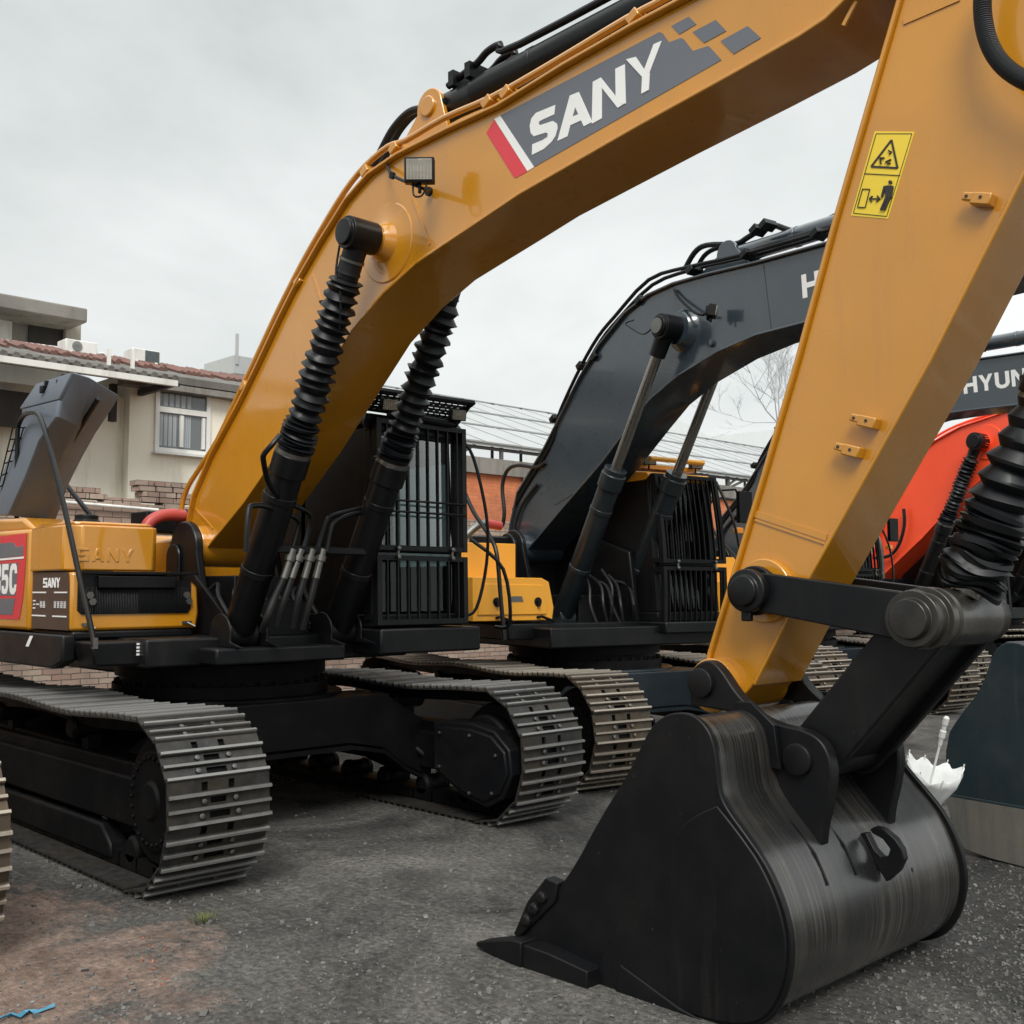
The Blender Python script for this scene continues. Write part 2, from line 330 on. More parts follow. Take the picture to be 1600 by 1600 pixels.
def resample(pts, n):
    P = [V(p) for p in pts]; P.append(P[0]); d = [0]
    for a, b in zip(P, P[1:]): d.append(d[-1] + (b - a).length)
    out = []; j = 0
    for i in range(n):
        t = d[-1] * (i + .35) / n
        while d[j + 1] < t: j += 1
        u = (t - d[j]) / (d[j + 1] - d[j]); p = P[j].lerp(P[j + 1], u); q = P[j + 1] - P[j]; out.append((p.x, p.y, math.atan2(q.y, q.x)))
    return out, d[-1]
SHOES = {}
def undercarriage(root, G, S, F, rear, H, fm, sm, full=True):
    pts = track_path(F, rear, H / 2 - .036, H); _, tot = resample(pts, 10); n = round(tot / .243); pl, tot = resample(pts, n); pitch = tot / n
    key = (round(S, 2), sm.name)
    if key not in SHOES: SHOES[key] = shoe_mesh(S, pitch, sm)
    for s in (-1, 1):
        yc = s * G / 2
        ch = MB()
        for x, z, a in pl:
            rot = Matrix.Rotation(-a, 3, 'Y')
            ch.box(V((x, yc, z)) + rot @ V((0, 0, .052)), (pitch * 1.06, .26, .085), rot)
        tr = ch.build('track', under, root)
        for x, z, a in pl:
            o = bpy.data.objects.new('track_shoe', SHOES[key]); COL.objects.link(o); o.parent = tr
            # travel runs front-up: outward normal is to the right of travel
            rot = Matrix.Rotation(-a, 3, 'Y') @ Matrix.Rotation(math.pi, 3, 'X')
            o.location = (x, yc, z); o.rotation_euler = rot.to_euler()
        # frame between the runs
        fb = MB(); zc = H / 2; out = s * (G / 2 + .02)
        fb.box((0, yc, zc - .06), (F - rear - 1.15, S * .42, .30)); fb.box((0, yc, zc + .12), (F - rear - 1.9, S * .3, .1))
        fo = fb.build('track_frame', fm, root, .015)
        for x in (F - .045 - (H / 2 - .036), rear + .045 + H / 2 - .036):
            w = MB(); rr = H / 2 - .13
            w.lathe([(0, rr - .12), (.01, rr - .02), (.05, rr), (.25, rr), (.29, rr - .02), (.30, rr - .12)], (x, yc - .15, zc), (0, 1, 0), 40)
            w.lathe([(0, .30), (.16, .30), (.175, .28), (.18, .12), (.20, .1), (.20, .001)], (x, yc + s * .0, zc), (0, s, 0), 36)
            w.lathe([(0, .30), (.14, .30), (.155, .28), (.16, .12)], (x, yc - s * .10, zc), (0, -s, 0), 36)
            for i in range(26):
                a = 2 * math.pi * i / 26; w.lathe([(0, .014), (.018, .014)], (x + .255 * math.cos(a), yc + s * .175, zc + .255 * math.sin(a)), (0, s, 0), 6)
            w.build('drive_wheel', under, fo, .004)
        for i in range(7):
            x = rear + .9 + (F - rear - 1.8) * i / 6; r = MB(); r.lathe([(0, .07), (.02, .09), (.06, .09), (.07, .08), (.19, .08), (.20, .09), (.24, .09), (.26, .07)], (x, yc - .13, .16), (0, 1, 0), 20); r.build('roller', under, fo)
        for x in (-.7, .7):
            r = MB(); r.lathe([(0, .06), (.02, .075), (.3, .075), (.32, .06)], (x, yc - .16, H - .20), (0, 1, 0), 16); r.box((x, yc, H - .33), (.1, .1, .22)); r.build('roller', under, fo)
    xb = MB()
    arch = [(-G / 2, .88), (-.9, .93), (.9, .93), (G / 2 - .1, .70), (G / 2, .62), (G / 2, .20), (1.08, .34), (.86, .50), (.55, .56), (-.55, .56), (-.86, .50), (-1.08, .34), (-G / 2, .20), (-G / 2, .62)]
    arch[0] = (-G / 2 + .1, .70); 
    xb.prism(arch, .55, 1.05, 'x'); xb.prism(arch, -1.05, -.55, 'x')
    xb.prism(circ(0, 0, .98, 40), .58, .95, 'z')
    xb.build('lower_frame', fm, root, .012)
    lip = MB(); under_line = [(-G / 2, .19), (-1.08, .33), (-.86, .49), (-.55, .55), (.55, .55), (.86, .49), (1.08, .33), (G / 2, .19)]
    vs = []
    for y, z in under_line: vs += [(1.02, y, z - .03), (1.09, y, z - .03), (1.09, y, z + .0), (1.02, y, z + .0)]
    lip.rings([[V(p) for p in vs[i * 4:i * 4 + 4]] for i in range(len(under_line))]); lip.build('frame_lip', fm, root)
    sb = MB(); sb.lathe([(0, .86), (.09, .86), (.09, .80), (.15, .80), (.15, .84), (.25, .84)], (0, 0, .951), (0, 0, 1), 56)
    for i in range(40):
        a = 2 * math.pi * i / 40; sb.lathe([(0, .016), (.03, .016)], (.83 * math.cos(a), .83 * math.sin(a), 1.04), (0, 0, 1), 6)
    sb.build('swing_bearing', under, root)
    return pl

def boom(root, fr, T, B, hw, mat, tip, name='boom'):
    """T, B: traced upper / lower edge (xz), tip: points closing the far end"""
    poly = T + tip + B[::-1]
    b = MB(); b.prism(poly, -hw + .03, hw - .03)
    b.ribbon([(x, z) for x, z in T + tip[:1]], -hw - .012, hw + .012, .022)
    b.ribbon([(x, z) for x, z in (B + tip[-1:])][::-1], -hw - .012, hw + .012, .022)
    return b.build(name, mat, root, .006)

def bellows(b, p0, p1, r0, r1, n, ph=0, seg=28):
    """pleated sleeve from p0 to p1: bunched folds first, then open pleats, each a little askew"""
    p0, p1 = V(p0), V(p1); d = (p1 - p0); Lt = d.length; d.normalize(); a = d.orthogonal().normalized(); c = d.cross(a); rg = []
    def ring(t, r, k=1.):
        tx, ty = random.uniform(-.09, .09) * k, random.uniform(-.09, .09) * k; ox, oy = random.uniform(-.006, .006) * k, random.uniform(-.006, .006) * k; ph_ = random.uniform(0, 6); el = random.uniform(0, .05) * k
        R_ = []
        for i in range(seg):
            an = 2 * math.pi * i / seg; u, v = math.cos(an), math.sin(an); rr = r * (1 + el * math.cos(2 * an + ph_))
            R_.append(p0 + d * (t + rr * (tx * u + ty * v)) + a * (u * rr + ox) + c * (v * rr + oy))
        rg.append(R_)
    ring(0, r0 * .9, 0); t = .012; tb_ = Lt * .17
    while t < tb_:
        u = t / tb_; w = random.uniform(.018, .028); m_ = 1.12 * (1 - u) + 1.0 * u
        ring(t, r0 * m_ * 1.06); ring(t + w * .5, r1 * m_ * random.uniform(.97, 1.04)); t += w
    while t < Lt - .02:
        w = min(Lt - t, (Lt - tb_) / n * random.uniform(.85, 1.15)); ring(t + w * .1, r0 * random.uniform(.95, 1.05)); ring(t + w * .58, r1 * random.uniform(.95, 1.05)); ring(t + w * .66, r1 * random.uniform(.93, 1.0)); t += w
    ring(Lt, r0 * .9, 0); b.rings(rg)

def bar_text(polys, fr_pts, y, mat, name, parent, t=.002):
    b = MB()
    for p in polys: b.prism(p, y, y - t)
    return b.build(name, mat, parent)

def strip_px(fr, pts, Y, mat, name, parent, t=.002):
    b = MB(); b.prism(fr.xz(pts, Y), Y, Y - t); return b.build(name, mat, parent)
def polys_px(fr, polys, Y, mat, name, parent, t=.002):
    b = MB()
    for i, p in enumerate(polys): b.prism(fr.xz(p, Y), Y, Y - t - .00025 * i)
    return b.build(name, mat, parent)
def cylinder(root, p_foot, p_head, rb, rr, blen, mat, sleeve=0, name='boom_cylinder', eye=.13, eyew=.24, pl=0):
    """hydraulic cylinder: barrel from the foot, rod (or pleated sleeve) to the head eye"""
    a, h = V(p_foot), V(p_head); d = (h - a).normalized(); Lt = (h - a).length; e = a + d * (Lt * blen)
    b = MB(); b.lathe([(0, rb * .8), (.05, rb), (Lt * blen - .22, rb), (Lt * blen - .215, rb * 1.14), (Lt * blen - .06, rb * 1.14), (Lt * blen - .055, rb * 1.02), (Lt * blen, rb * 1.02)], a, d, 32)
    b.lathe([(-eyew / 2, eye), (eyew / 2, eye)], a, (0, 1, 0), 28)
    for t in (.33, .72): b.lathe([(0, rb * 1.06), (.05, rb * 1.06)], a + d * (Lt * blen * t), d, 28)
    o = b.build(name, mat, root, .004)
    r = MB(); r.cyl(e - d * .1, h, rr, 24); r.build('rod', chrome, o)
    k = MB(); k.lathe([(-eyew / 2 - .03, eye * .55), (-eyew / 2 - .028, eye * .78), (-eyew / 2, eye * .80), (-eyew / 2 + .001, eye), (eyew / 2, eye), (eyew / 2 + .001, eye * .8), (eyew / 2 + .03, eye * .78)], h, (0, 1, 0), 32)
    k.lathe([(.06, eye * .7), (.30, rr * 1.5)], h, -d, 24)
    k.build('head_eye', mat if sleeve else blackp, o, .004)
    if sleeve:
        s = MB(); q = h - d * .30
        bellows(s, e - d * .03, q, rb * .74, rb * 1.06, sleeve, seg=30)
        s.lathe([(-.12, rr * 1.5), (.04, rr * 1.5), (.06, rb * .74)], q + d * .1, -d, 24)
        s.build('bellows', rubber, o, angle=25)
        c = MB(); c.new().lathe([(0, rb * 1.1), (.03, rb * 1.1)], e - d * .06, d, 28); c.new().lathe([(0, rr * 1.62), (.018, rr * 1.62)], q + d * .12, d, 24); build_each(c, 'clamp', zinc, o)
    return o
def guard(root, xb, xt, y0, y1, z0, zm, z1, mat, n=10, bow=.0, rods=True):
    """bar guard in front of the windscreen: two hinged frames with upright bars"""
    g = MB(); t = .03
    def fx(z): u = (z - z0) / (z1 - z0); return xb + (xt - xb) * u + bow * math.sin(math.pi * u)
    def bar(y, za, zb, w=.013, d=.028):
        m = 8; P = [(fx(za + (zb - za) * i / m), za + (zb - za) * i / m) for i in range(m + 1)]
        poly = [(x, z) for x, z in P] + [(x - d, z) for x, z in P[::-1]]; g.prism(poly, y - w / 2, y + w / 2)
    for za, zb in ((z0, zm - .02), (zm + .02, z1)):
        for y in (y0, y1): bar(y, za, zb, .045, .06)
        for z in (za + .02, zb - .02):
            g.box((fx(z) - .03, (y0 + y1) / 2, z), (.055, y1 - y0, .04))
        for i in range(n): bar(y0 + (y1 - y0) * (i + .75) / (n + .5), za + .03, zb - .03)
    if rods:
        for z in (zm + .33, zm + .42): g.cyl((fx(z) + .008, y0, z), (fx(z) + .008, y1, z), .009, 8)
    for y in (y0, y1):
        for z in (z1 - .05, zm + .05, zm - .05, z0 + .06): g.box((fx(z) - .11, y, z), (.16, .03, .05))
    o = g.build('window_guard', mat, root)
    h = MB()
    for y in (y0 + .2 * (y1 - y0), y0 + .83 * (y1 - y0)):
        for dz in (-.035, .035): h.lathe([(0, .018), (.02, .018), (.024, .012)], (fx(zm) + .004, y, zm + dz), (1, 0, 0), 12)
        h.box((fx(zm) + .004, y, zm), (.012, .02, .07))
    h.build('hinge', zinc, o)
    return o
def lamp(name, parent, c, face, w=.15, h=.11, bracket=.08):
    """work lamp looking along face"""
    f = V(face).normalized(); q = f.to_track_quat('X', 'Z').to_matrix(); c = V(c); b = MB()
    b.box(c - f * .03, (.07, w, h), q); b.box(c - f * .075, (.03, w * .7, h * .7), q)
    b.tube([c - f * .03 + q @ V((0, 0, -h * .5)), c - f * .03 + q @ V((0, 0, -h * .5 - bracket))], .012, 8)
    o = b.build(name, blackm, parent, .008)
    g = MB(); g.box(c + f * .008, (.012, w * .86, h * .82), q)
    for k in range(7): g.box(c + f * .0145 + q @ V((0, w * .86 * (k - 3) / 7.6, 0)), (.004, w * .05, h * .72), q)
    g.build('lens', lens, o, .003)
    g = MB(); g.box(c + f * .0135 + q @ V((0, 0, h * .02)), (.002, w * .34, h * .22), q); g.build('bulb_cover', chrome, o); return o
def cab(root, x0, x1, xt, y0, y1, z0, z1, mat, roofmat, solid=False):
    """shell with posts, roof, glass, seat"""
    cb = empty('cab'); cb.parent = root
    zs = z0 + .62
    s = MB()
    s.box(((x0 + x1) / 2, (y0 + y1) / 2, z0 + .05), (x1 - x0, y1 - y0, .1))
    def post(xa, xb_, y, w=.08, d=.09):
        s.add([(xa - d / 2, y - w / 2, z0 + .1), (xa + d / 2, y - w / 2, z0 + .1), (xa + d / 2, y + w / 2, z0 + .1), (xa - d / 2, y + w / 2, z0 + .1), (xb_ - d / 2, y - w / 2, z1 - .1), (xb_ + d / 2, y - w / 2, z1 - .1), (xb_ + d / 2, y + w / 2, z1 - .1), (xb_ - d / 2, y + w / 2, z1 - .1)],
              [(3, 2, 1, 0), (4, 5, 6, 7), (0, 1, 5, 4), (1, 2, 6, 5), (2, 3, 7, 6), (3, 0, 4, 7)])
    for y in (y0 + .04, y1 - .04): post(x1 - .05, xt - .05, y); post(x0 + .05, x0 + .05, y, .08, .1); post((x0 + x1) / 2 - .1, (x0 + x1) / 2 - .1, y, .07, .08)
    s.box(((x0 + x1) / 2 - .02, y0 + .035, z0 + .36), (x1 - x0 - .12, .05, .52)); s.box(((x0 + x1) / 2, y1 - .035, z0 + .30), (x1 - x0 - .12, .05, .40)); s.box((x0 + .035, (y0 + y1) / 2, z0 + .45), (.05, y1 - y0 - .1, .7))
    s.box((x1 - .05, (y0 + y1) / 2, zs), (.05, y1 - y0 - .1, .05)); s.box((xt - .05, (y0 + y1) / 2, z1 - .14), (.06, y1 - y0 - .1, .08))
    s.build('cab_shell', mat, cb, .012)
    r = MB(); r.prism([(x0 - .02, z1 - .1), (xt - .02, z1 - .1), (xt + .03, z1 - .06), (xt - .02, z1 - .01), (xt - .3, z1 + .02), (x0 + .1, z1 + .02), (x0 - .02, z1 - .03)], y0 - .01, y1 + .01); r.build('cab_roof', roofmat, cb, .015)
    g = MB()
    a, c = y0 + .08, y1 - .08
    def slope(z): return x1 + (xt - x1) * (z - z0 - .1) / (z1 - z0 - .2) - .03
    for za, zb in ((z0 + .12, zs - .025), (zs + .025, z1 - .18)):
        g.add([(slope(za), a, za), (slope(za), c, za), (slope(zb), c, zb), (slope(zb), a, zb)], [(0, 1, 2, 3)])
    g.build('windscreen', glass, cb)
    s = MB(); s.box(((x0 + x1) / 2 - .02, y0 + .02, z0 + .85), (x1 - x0 - .16, .03, 1.5)); s.box(((x0 + x1) / 2 - .1, (y0 + y1) / 2, z1 - .24), (x1 - x0 - .3, y1 - y0 - .1, .05)); s.box((x0 + .04, (y0 + y1) / 2, z1 - .32), (.05, y1 - y0 - .1, .45));  # black sheet over the right pane is added to remove its boom reflection
    if solid: s.box(((x0 + x1) / 2 - .02, y1 - .02, z0 + .85), (x1 - x0 - .16, .03, 1.5)); s.box((x0 + .02, (y0 + y1) / 2, z0 + .85), (.03, y1 - y0 - .1, 1.5))  # added black sheets at left and rear keep the view between the bars dark
    s.build('cab_panel', mat, cb, .01)
    if not solid:
        h_ = MB(); h_.box(((x0 + x1) / 2, y1 - .05, z1 - .17), (x1 - x0 - .1, .04, .34)); h_.build('window_header', mat, cb, .006)
        h_ = MB(); h_.box(((x0 + x1) / 2 - .0, y1 - .022, (z0 + .5 + z1 - .32) / 2), (x1 - x0 - .16, .004, z1 - .32 - z0 - .5)); h_.box((x0 + .035, (y0 + y1) / 2, z0 + 1.0), (.004, y1 - y0 - .2, .5)); h_.build('view_stand_in', view_sheet_m, cb)  # added pale sheets behind the panes, imitating the bright view through them
    for nm, y, zl in (('side_window', y1 - .03, z0 + .5),):
        g = MB(); g.add([(x0 + .1, y, zl), (slope(zl) - .06, y, zl), (slope(z1 - .15) - .06, y, z1 - .12), (x0 + .1, y, z1 - .12)], [(0, 1, 2, 3)]); g.build(nm, glass, cb)
    g = MB(); g.add([(x0 + .03, a, z0 + .8), (x0 + .03, c, z0 + .8), (x0 + .03, c, z1 - .5), (x0 + .03, a, z1 - .5)], [(0, 1, 2, 3)]); g.build('rear_window', glass, cb)
    st = MB(); ym = (y0 + y1) / 2
    st.box((x0 + .62, ym, z0 + .52), (.5, .48, .13)); st.box((x0 + .36, ym, z0 + .92), (.14, .46, .68), Matrix.Rotation(R(-10), 3, 'Y')); st.box((x0 + .3, ym, z0 + 1.36), (.1, .26, .2)); st.box((x0 + .6, ym, z0 + .28), (.4, .4, .36))
    st.build('seat', blackm, cb, .03)
    co = MB()
    for s_ in (-1, 1): co.box((x0 + .78, ym + s_ * .32, z0 + .5), (.55, .12, .28)); co.tube([(x0 + .98, ym + s_ * .32, z0 + .62), (x0 + 1.02, ym + s_ * .3, z0 + .86)], .018, 8)
    co.box((x1 - .25, y0 + .2, z0 + .9), (.06, .2, .16)); co.build('console', blackm, cb, .02)
    return cb

# ================================================================== MACHINE 1: the big yellow excavator
E1 = empty('excavator'); tag(E1, 'big yellow excavator with bellows on its boom cylinders and a black bucket in front', 'excavator', 'excavators parked in the yard')
def P1(pts, Y): return W0.xz(pts, Y)
undercarriage(E1, 2.76, .65, 2.5, -2.5, 1.035, under, shoe_m)
# --- covers on the undercarriage
b = MB(); tp = [(-2.0, .56), (.75, .57), (1.10, .51), (1.17, .46), (1.17, .16), (-2.0, .16)]
b.prism(tp, -1.44, -1.2); b.prism([(-1.9, .55), (.9, .55), (.5, .70), (-1.9, .74)], -1.42, -1.2); b.prism([(-2.0, .27), (1.20, .27), (1.34, .16), (1.36, .07), (-2., .07)], -1.53, -1.40); b.box((-.1, -1.42, .60), (.9, .06, .04))  # low black skirt is added, standing in for the shade below the cover
o = b.build('track_cover', under, E1, .02)
b = MB(); b.new().box((1.07, -1.441, .27), (.07, .004, .10)); b.new().box((-.52, -1.441, .43), (.04, .004, .10)); build_each(b, 'sticker', white, o)
b = MB(); Dp = [(1.50, .74), (1.95, .76), (2.2, .72), (2.36, .60), (2.39, .42), (2.30, .24), (2.12, .15), (1.86, .20), (1.50, .37)]
b.prism(Dp, 1.02, 1.30); b.prism([(x * .93 + .135, z * .86 + .065) for x, z in Dp], 1.0, 1.03)
o = b.build('motor_guard', blackm, E1, .012)
b = MB()
for x, z in ((1.6, .66), (1.95, .67), (2.24, .55), (1.6, .40), (2.2, .27), (1.95, .24)): b.new().lathe([(0, .014), (.010, .014), (.013, .008)], (x, .999, z), (0, -1, 0), 6)
build_each(b, 'bolt', zinc, o)
b = MB(); lug = circ(1.30, .36, .055, 14, 90, 270); b.tube([(1.04, 1.22, .46), (1.10, 1.27, .40), (1.10, 1.34, .36), (1.07, 1.36, .42)], .028, 10, 4); b.build('towing_eye', under, E1)

# --- deck of the upper structure
b = MB()
b.box((-.6, 0, 1.33), (3.2, 2.3, .20)); b.box((-1.0, .1, 1.18), (1.6, 1.7, .14))
b.box((.42, 1.12, 1.37), (1.9, 1.05, .20))
b.box((-.55, -1.33, 1.37), (2.05, .42, .18))
b.prism([(-3.2, 1.46), (.58, 1.46), (.58, 1.27), (.40, 1.22), (-3.2, 1.22)], -1.56, -1.46)
b.prism([(-1.5, 1.42), (-.55, 1.42), (-.6, 1.25), (-1.46, 1.25)], .62, .90, 'x')
b.box((1.0, -.2, 1.30), (.5, 1.1, .12)); b.box((.18, -1.02, 1.452), (.74, .92, .062))
deck = b.build('deck', blackp, E1, .018)
b = MB(); b.box((-2.2, 0, 1.35), (1.9, 2.9, .22)); b.prism([(-3.5, 1.25), (-3.3, 1.2), (-2.6, 1.2), (-2.6, 2.35), (-3.3, 2.35), (-3.5, 2.1)], -1.45, 1.45); b.build('counterweight', yellow, E1, .06)
b = MB(); b.prism([(-2.55, 1.47), (-.17, 1.47), (-.17, 2.23), (-2.55, 2.26)], -1.52, -.86); b.prism([(-2.55, 2.25), (-.2, 2.22), (-.45, 2.33), (-2.55, 2.38)], -1.48, -.90); b.box((-1.6, .65, 1.85), (1.7, 1.5, .75)); b.build('engine_housing', yellow, E1, .03)
# upper tank with chamfered corners
XF = .56
tank = MB()
def pl(y0, y1, x0, x1, z0, z1, ch):
    tank.prism([(x0, y0), (x1 - ch, y0), (x1, y0 + ch), (x1, y1 - ch * .5), (x1 - ch * .5, y1), (x0, y1)], z0, z1, 'z')
pl(-1.52, -.84, -.16, .54, 1.91, 2.235, .10); tank.prism([(-.16, -1.48), (.45, -1.48), (.50, -1.40), (.50, -.92), (.44, -.86), (-.16, -.86)], 2.235, 2.262, 'z')
tank_o = tank.build('fuel_tank', yellow, E1, .02)
b = MB(); b.lathe([(0, .10), (.03, .10), (.035, .085), (.07, .085), (.075, .07)], (.12, -1.22, 2.26), (0, 0, 1), 24); b.build('filler_cap', blackm, tank_o, .005)
b = MB(); b.prism([(-1.495, 1.485), (-.53, 1.485), (-.515, 1.60), (-.53, 1.80), (-.58, 1.84), (-1.495, 1.90)], -.16, .55, 'x'); box_o = b.build('step_box', yellow, E1, .022)
b = MB(); b.prism([(-1.42, 1.60), (-.62, 1.60), (-.59, 1.63), (-.59, 1.84), (-1.45, 1.89), (-1.45, 1.63)], .545, .562, 'x')
for i in range(70):
    y = -1.43 + .82 * i / 69; b.box((.565, y, 1.70), (.008, .0045, .19))
b.prism([(.56, 1.775), (.605, 1.79), (.605, 1.87), (.30, 1.90), (.30, 1.88), (.56, 1.84)], -1.32, -.74); b.box((.44, -1.0, 1.895), (.30, .92, .02)); br = b.build('step_grille', blackp, box_o, .004)
b = MB()
for y, z in ((-1.37, 1.715), (-.63, 1.715)):
    b.new().prism(circ(y, z + .02, .028, 6) , .566, .582, 'x'); b.prism(circ(y + .02, z - .025, .028, 6), .566, .580, 'x')
build_each(b, 'latch', zinc, br)
b = MB()
for y in (-1.38, -.62): b.new().box((.56, y, 1.53), (.03, .07, .022)); b.tube([(.57, y, 1.53), (.62, y + .04, 1.50)], .007, 6)
build_each(b, 'latch', zinc, box_o)
# letters: strokes of a plain capital alphabet in a unit cell
def letter(ch):
    w = .22
    S = {'S': [[(0, .74), (0, 1), (1, 1), (1, .80), (.3, .80), (.3, .60), (1, .60), (1, 0), (0, 0), (0, .2), (.7, .2), (.7, .4), (0, .4)]],
         'A': [[(0, 0), (.37, 1), (.63, 1), (.5, .72), (.27, 0)], [(1, 0), (.63, 1), (.37, 1), (.5, .72), (.73, 0)], [(.3, .18), (.7, .18), (.64, .38), (.36, .38)]],
         'N': [[(0, 0), (0, 1), (.24, 1), (.24, 0)], [(.76, 0), (.76, 1), (1, 1), (1, 0)], [(.0, 1), (.28, 1), (1, 0), (.72, 0)]],
         'Y': [[(0, 1), (.28, 1), (.63, .42), (.63, 0), (.37, 0), (.37, .42)], [(1, 1), (.72, 1), (.37, .42), (.63, .42)]],
         'H': [[(0, 0), (0, 1), (.27, 1), (.27, 0)], [(.73, 0), (.73, 1), (1, 1), (1, 0)], [(.26, .4), (.74, .4), (.74, .62), (.26, .62)]],
         'U': [[(0, 1), (.27, 1), (.27, .34), (.34, .24), (.5, .2), (.66, .24), (.73, .34), (.73, 1), (1, 1), (1, .3), (.88, .1), (.65, 0), (.35, 0), (.12, .1), (0, .3)]],
         'D': [[(0, 0), (0, 1), (.55, 1), (.55, .79), (.27, .79), (.27, .21), (.55, .21), (.55, 0)], [(.55, 1), (.85, .86), (1, .6), (1, .4), (.85, .14), (.55, 0), (.55, .21), (.67, .28), (.73, .42), (.73, .58), (.67, .72), (.55, .79)]],
         'I': [[(.35, 0), (.35, 1), (.65, 1), (.65, 0)]],
         '5': [[(.05, 1), (.92, 1), (.92, .80), (.34, .80), (.33, .64), (.72, .66), (.95, .52), (.97, .24), (.8, .03), (.45, 0), (.1, .05), (.05, .28), (.33, .28), (.36, .18), (.6, .18), (.68, .3), (.64, .46), (.36, .48), (.05, .44)]],
         '3': [[(0, 1), (.9, 1), (1, .85), (1, .6), (.85, .5), (1, .4), (1, .12), (.85, 0), (.1, 0), (0, .12), (0, .3), (.3, .3), (.34, .2), (.7, .2), (.7, .42), (.3, .42), (.3, .58), (.7, .58), (.7, .8), (0, .8)]],
         'C': [[(1, .68), (.72, .68), (.66, .80), (.40, .80), (.31, .68), (.31, .32), (.40, .20), (.66, .20), (.72, .32), (1, .32), (.92, .1), (.72, 0), (.3, 0), (.1, .1), (0, .32), (0, .68), (.1, .9), (.3, 1), (.72, 1), (.92, .9)]]}
    return S[ch]
def word(txt, org, dx, dz, gap, depth, mat, name, parent, bevel=0):
    """org: 3-D lower left corner, dx: letter width vector, dz: letter height vector, depth: thickness vector"""
    b = MB(); org, dx, dz, dp = V(org), V(dx), V(dz), V(depth)
    for i, c in enumerate(txt):
        for k_, p in enumerate(letter(c)):
            dp = V(depth) * (1 + .12 * k_)
            q = [org + dx * (i * (1 + gap) + u) + dz * v for u, v in p]; n = len(q)
            b.add(q + [k + dp for k in q], [tuple(range(n)), tuple(range(2 * n - 1, n - 1, -1))] + [(j, n + j, n + (j + 1) % n, (j + 1) % n) for j in range(n)])
    return b.build(name, mat, parent, bevel)
word('SANY', (.538, -1.46, 1.975), (0, .088, 0), (0, 0, .095), .25, (.007, 0, 0), yellow, 'lettering', tank_o, .003)
# brown sticker on the corner of the step box
sx0, sx1 = -.15, .535; 
b = MB(); b.prism([(sx0, 1.49), (sx1, 1.49), (sx1 - .01, 1.80), (sx1 - .03, 1.90), (sx0, 1.90)], -1.497, -1.4995); st = b.build('sticker', browndec, box_o)
yS = -1.5015
word('SANY', (.06, yS, 1.79), (.075, 0, 0), (.0, 0, .07), .06, (0, -.002, 0), white, 'lettering', st)
b = MB()
for x0, x1, z in ((-.14, .12, 1.755), (.27, .5, 1.755), (-.14, .12, 1.585), (.25, .5, 1.585)): b.box(((x0 + x1) / 2, yS - .001, z), (x1 - x0, .002, .010))
# small ideograph-like strokes: 三 一 重 机 / second line, built as bars
for k in range(3): b.box((-.10, yS - .001, 1.64 + .027 * k), (.05 if k != 1 else .04, .002, .009))
b.box((-.035, yS - .001, 1.668), (.045, .002, .010))
def glyph(x, z, s, seed):
    r = random.Random(seed)
    for k in range(4): b.box((x, yS - .001, z - s * .42 + s * .28 * k), (s * r.uniform(.6, .95), .002, s * .11))
    for k in (-.2, .22): b.box((x + s * k, yS - .001, z), (s * .11, .002, s * .95))
glyph(.03, 1.668, .05, 1); glyph(.085, 1.668, .05, 2)
for k in range(4): glyph(.29 + .058 * k, 1.668, .05, 3 + k)
b.build('lettering', white, st)
# red side decal with 5C on the engine housing
yd = -1.5225
b = MB(); b.prism([(-1.6, 2.19), (-.24, 2.20), (-.24, 2.0), (-.27, 1.72), (-.33, 1.55), (-1.6, 1.55)], yd, yd - .002); dc = b.build('side_decal', reddec, E1)
b = MB(); b.prism([(-1.6, 2.14), (-.50, 2.14), (-.46, 2.12), (-.44, 2.10), (-.29, 2.11), (-.29, 2.03), (-1.6, 2.01)], yd - .002, yd - .004); b.prism([(-1.6, 1.70), (-.42, 1.71), (-.47, 1.585), (-1.6, 1.57)], yd - .002, yd - .004); b.prism([(-1.6, 1.98), (-.38, 1.98), (-.42, 1.73), (-1.6, 1.73)], yd - .002, yd - .004); b.build('decal_panel', greydec, dc)
b = MB(); b.prism([(-1.6, 1.995), (-.27, 2.01), (-.27, 2.025), (-1.6, 2.01)], yd - .004, yd - .0055)
b.build('decal_line', white, dc)
word('335C', (-1.06, yd - .004, 1.74), (.15, 0, 0), (.0, 0, .235), .14, (0, -.002, 0), white, 'lettering', dc)
b = MB(); b.prism([(.0, 1.44), (.06, 1.44), (-.02, 1.36), (-.08, 1.36)], -1.561, -1.563); b.build('sticker', white, deck)
b = MB(); b.lathe([(0, .022), (.012, .022), (.016, .014)], (.585, -1.33, 1.40), (1, 0, 0), 12); b.build('bolt', zinc, deck)
b = MB()
for i in range(3):
    for j in range(4): b.box((.9035, -1.16 + .035 * i, 1.325 + .024 * j), (.004, .022, .014))
b.build('lettering', white, deck)

# --- handrail
b = MB(); rail = [W0.on(x, y, 'y', Y) for x, y, Y in ((26, 815, -1.30), (27, 690, -1.30), (30, 662, -1.30), (40, 647, -1.33), (56, 645, -1.40), (64, 655, -1.46), (75, 690, -1.52), (100, 790, -1.55), (126, 910, -1.58), (141, 975, -1.60), (148, 1010, -1.60))]
b.tube(rail, .019, 10, 3); o = b.build('handrail', blackp, E1)
b = MB(); q = rail[-1]; b.box((q.x, q.y, q.z + .02), (.03, .03, .07)); b.build('rail_clamp', zinc, o)

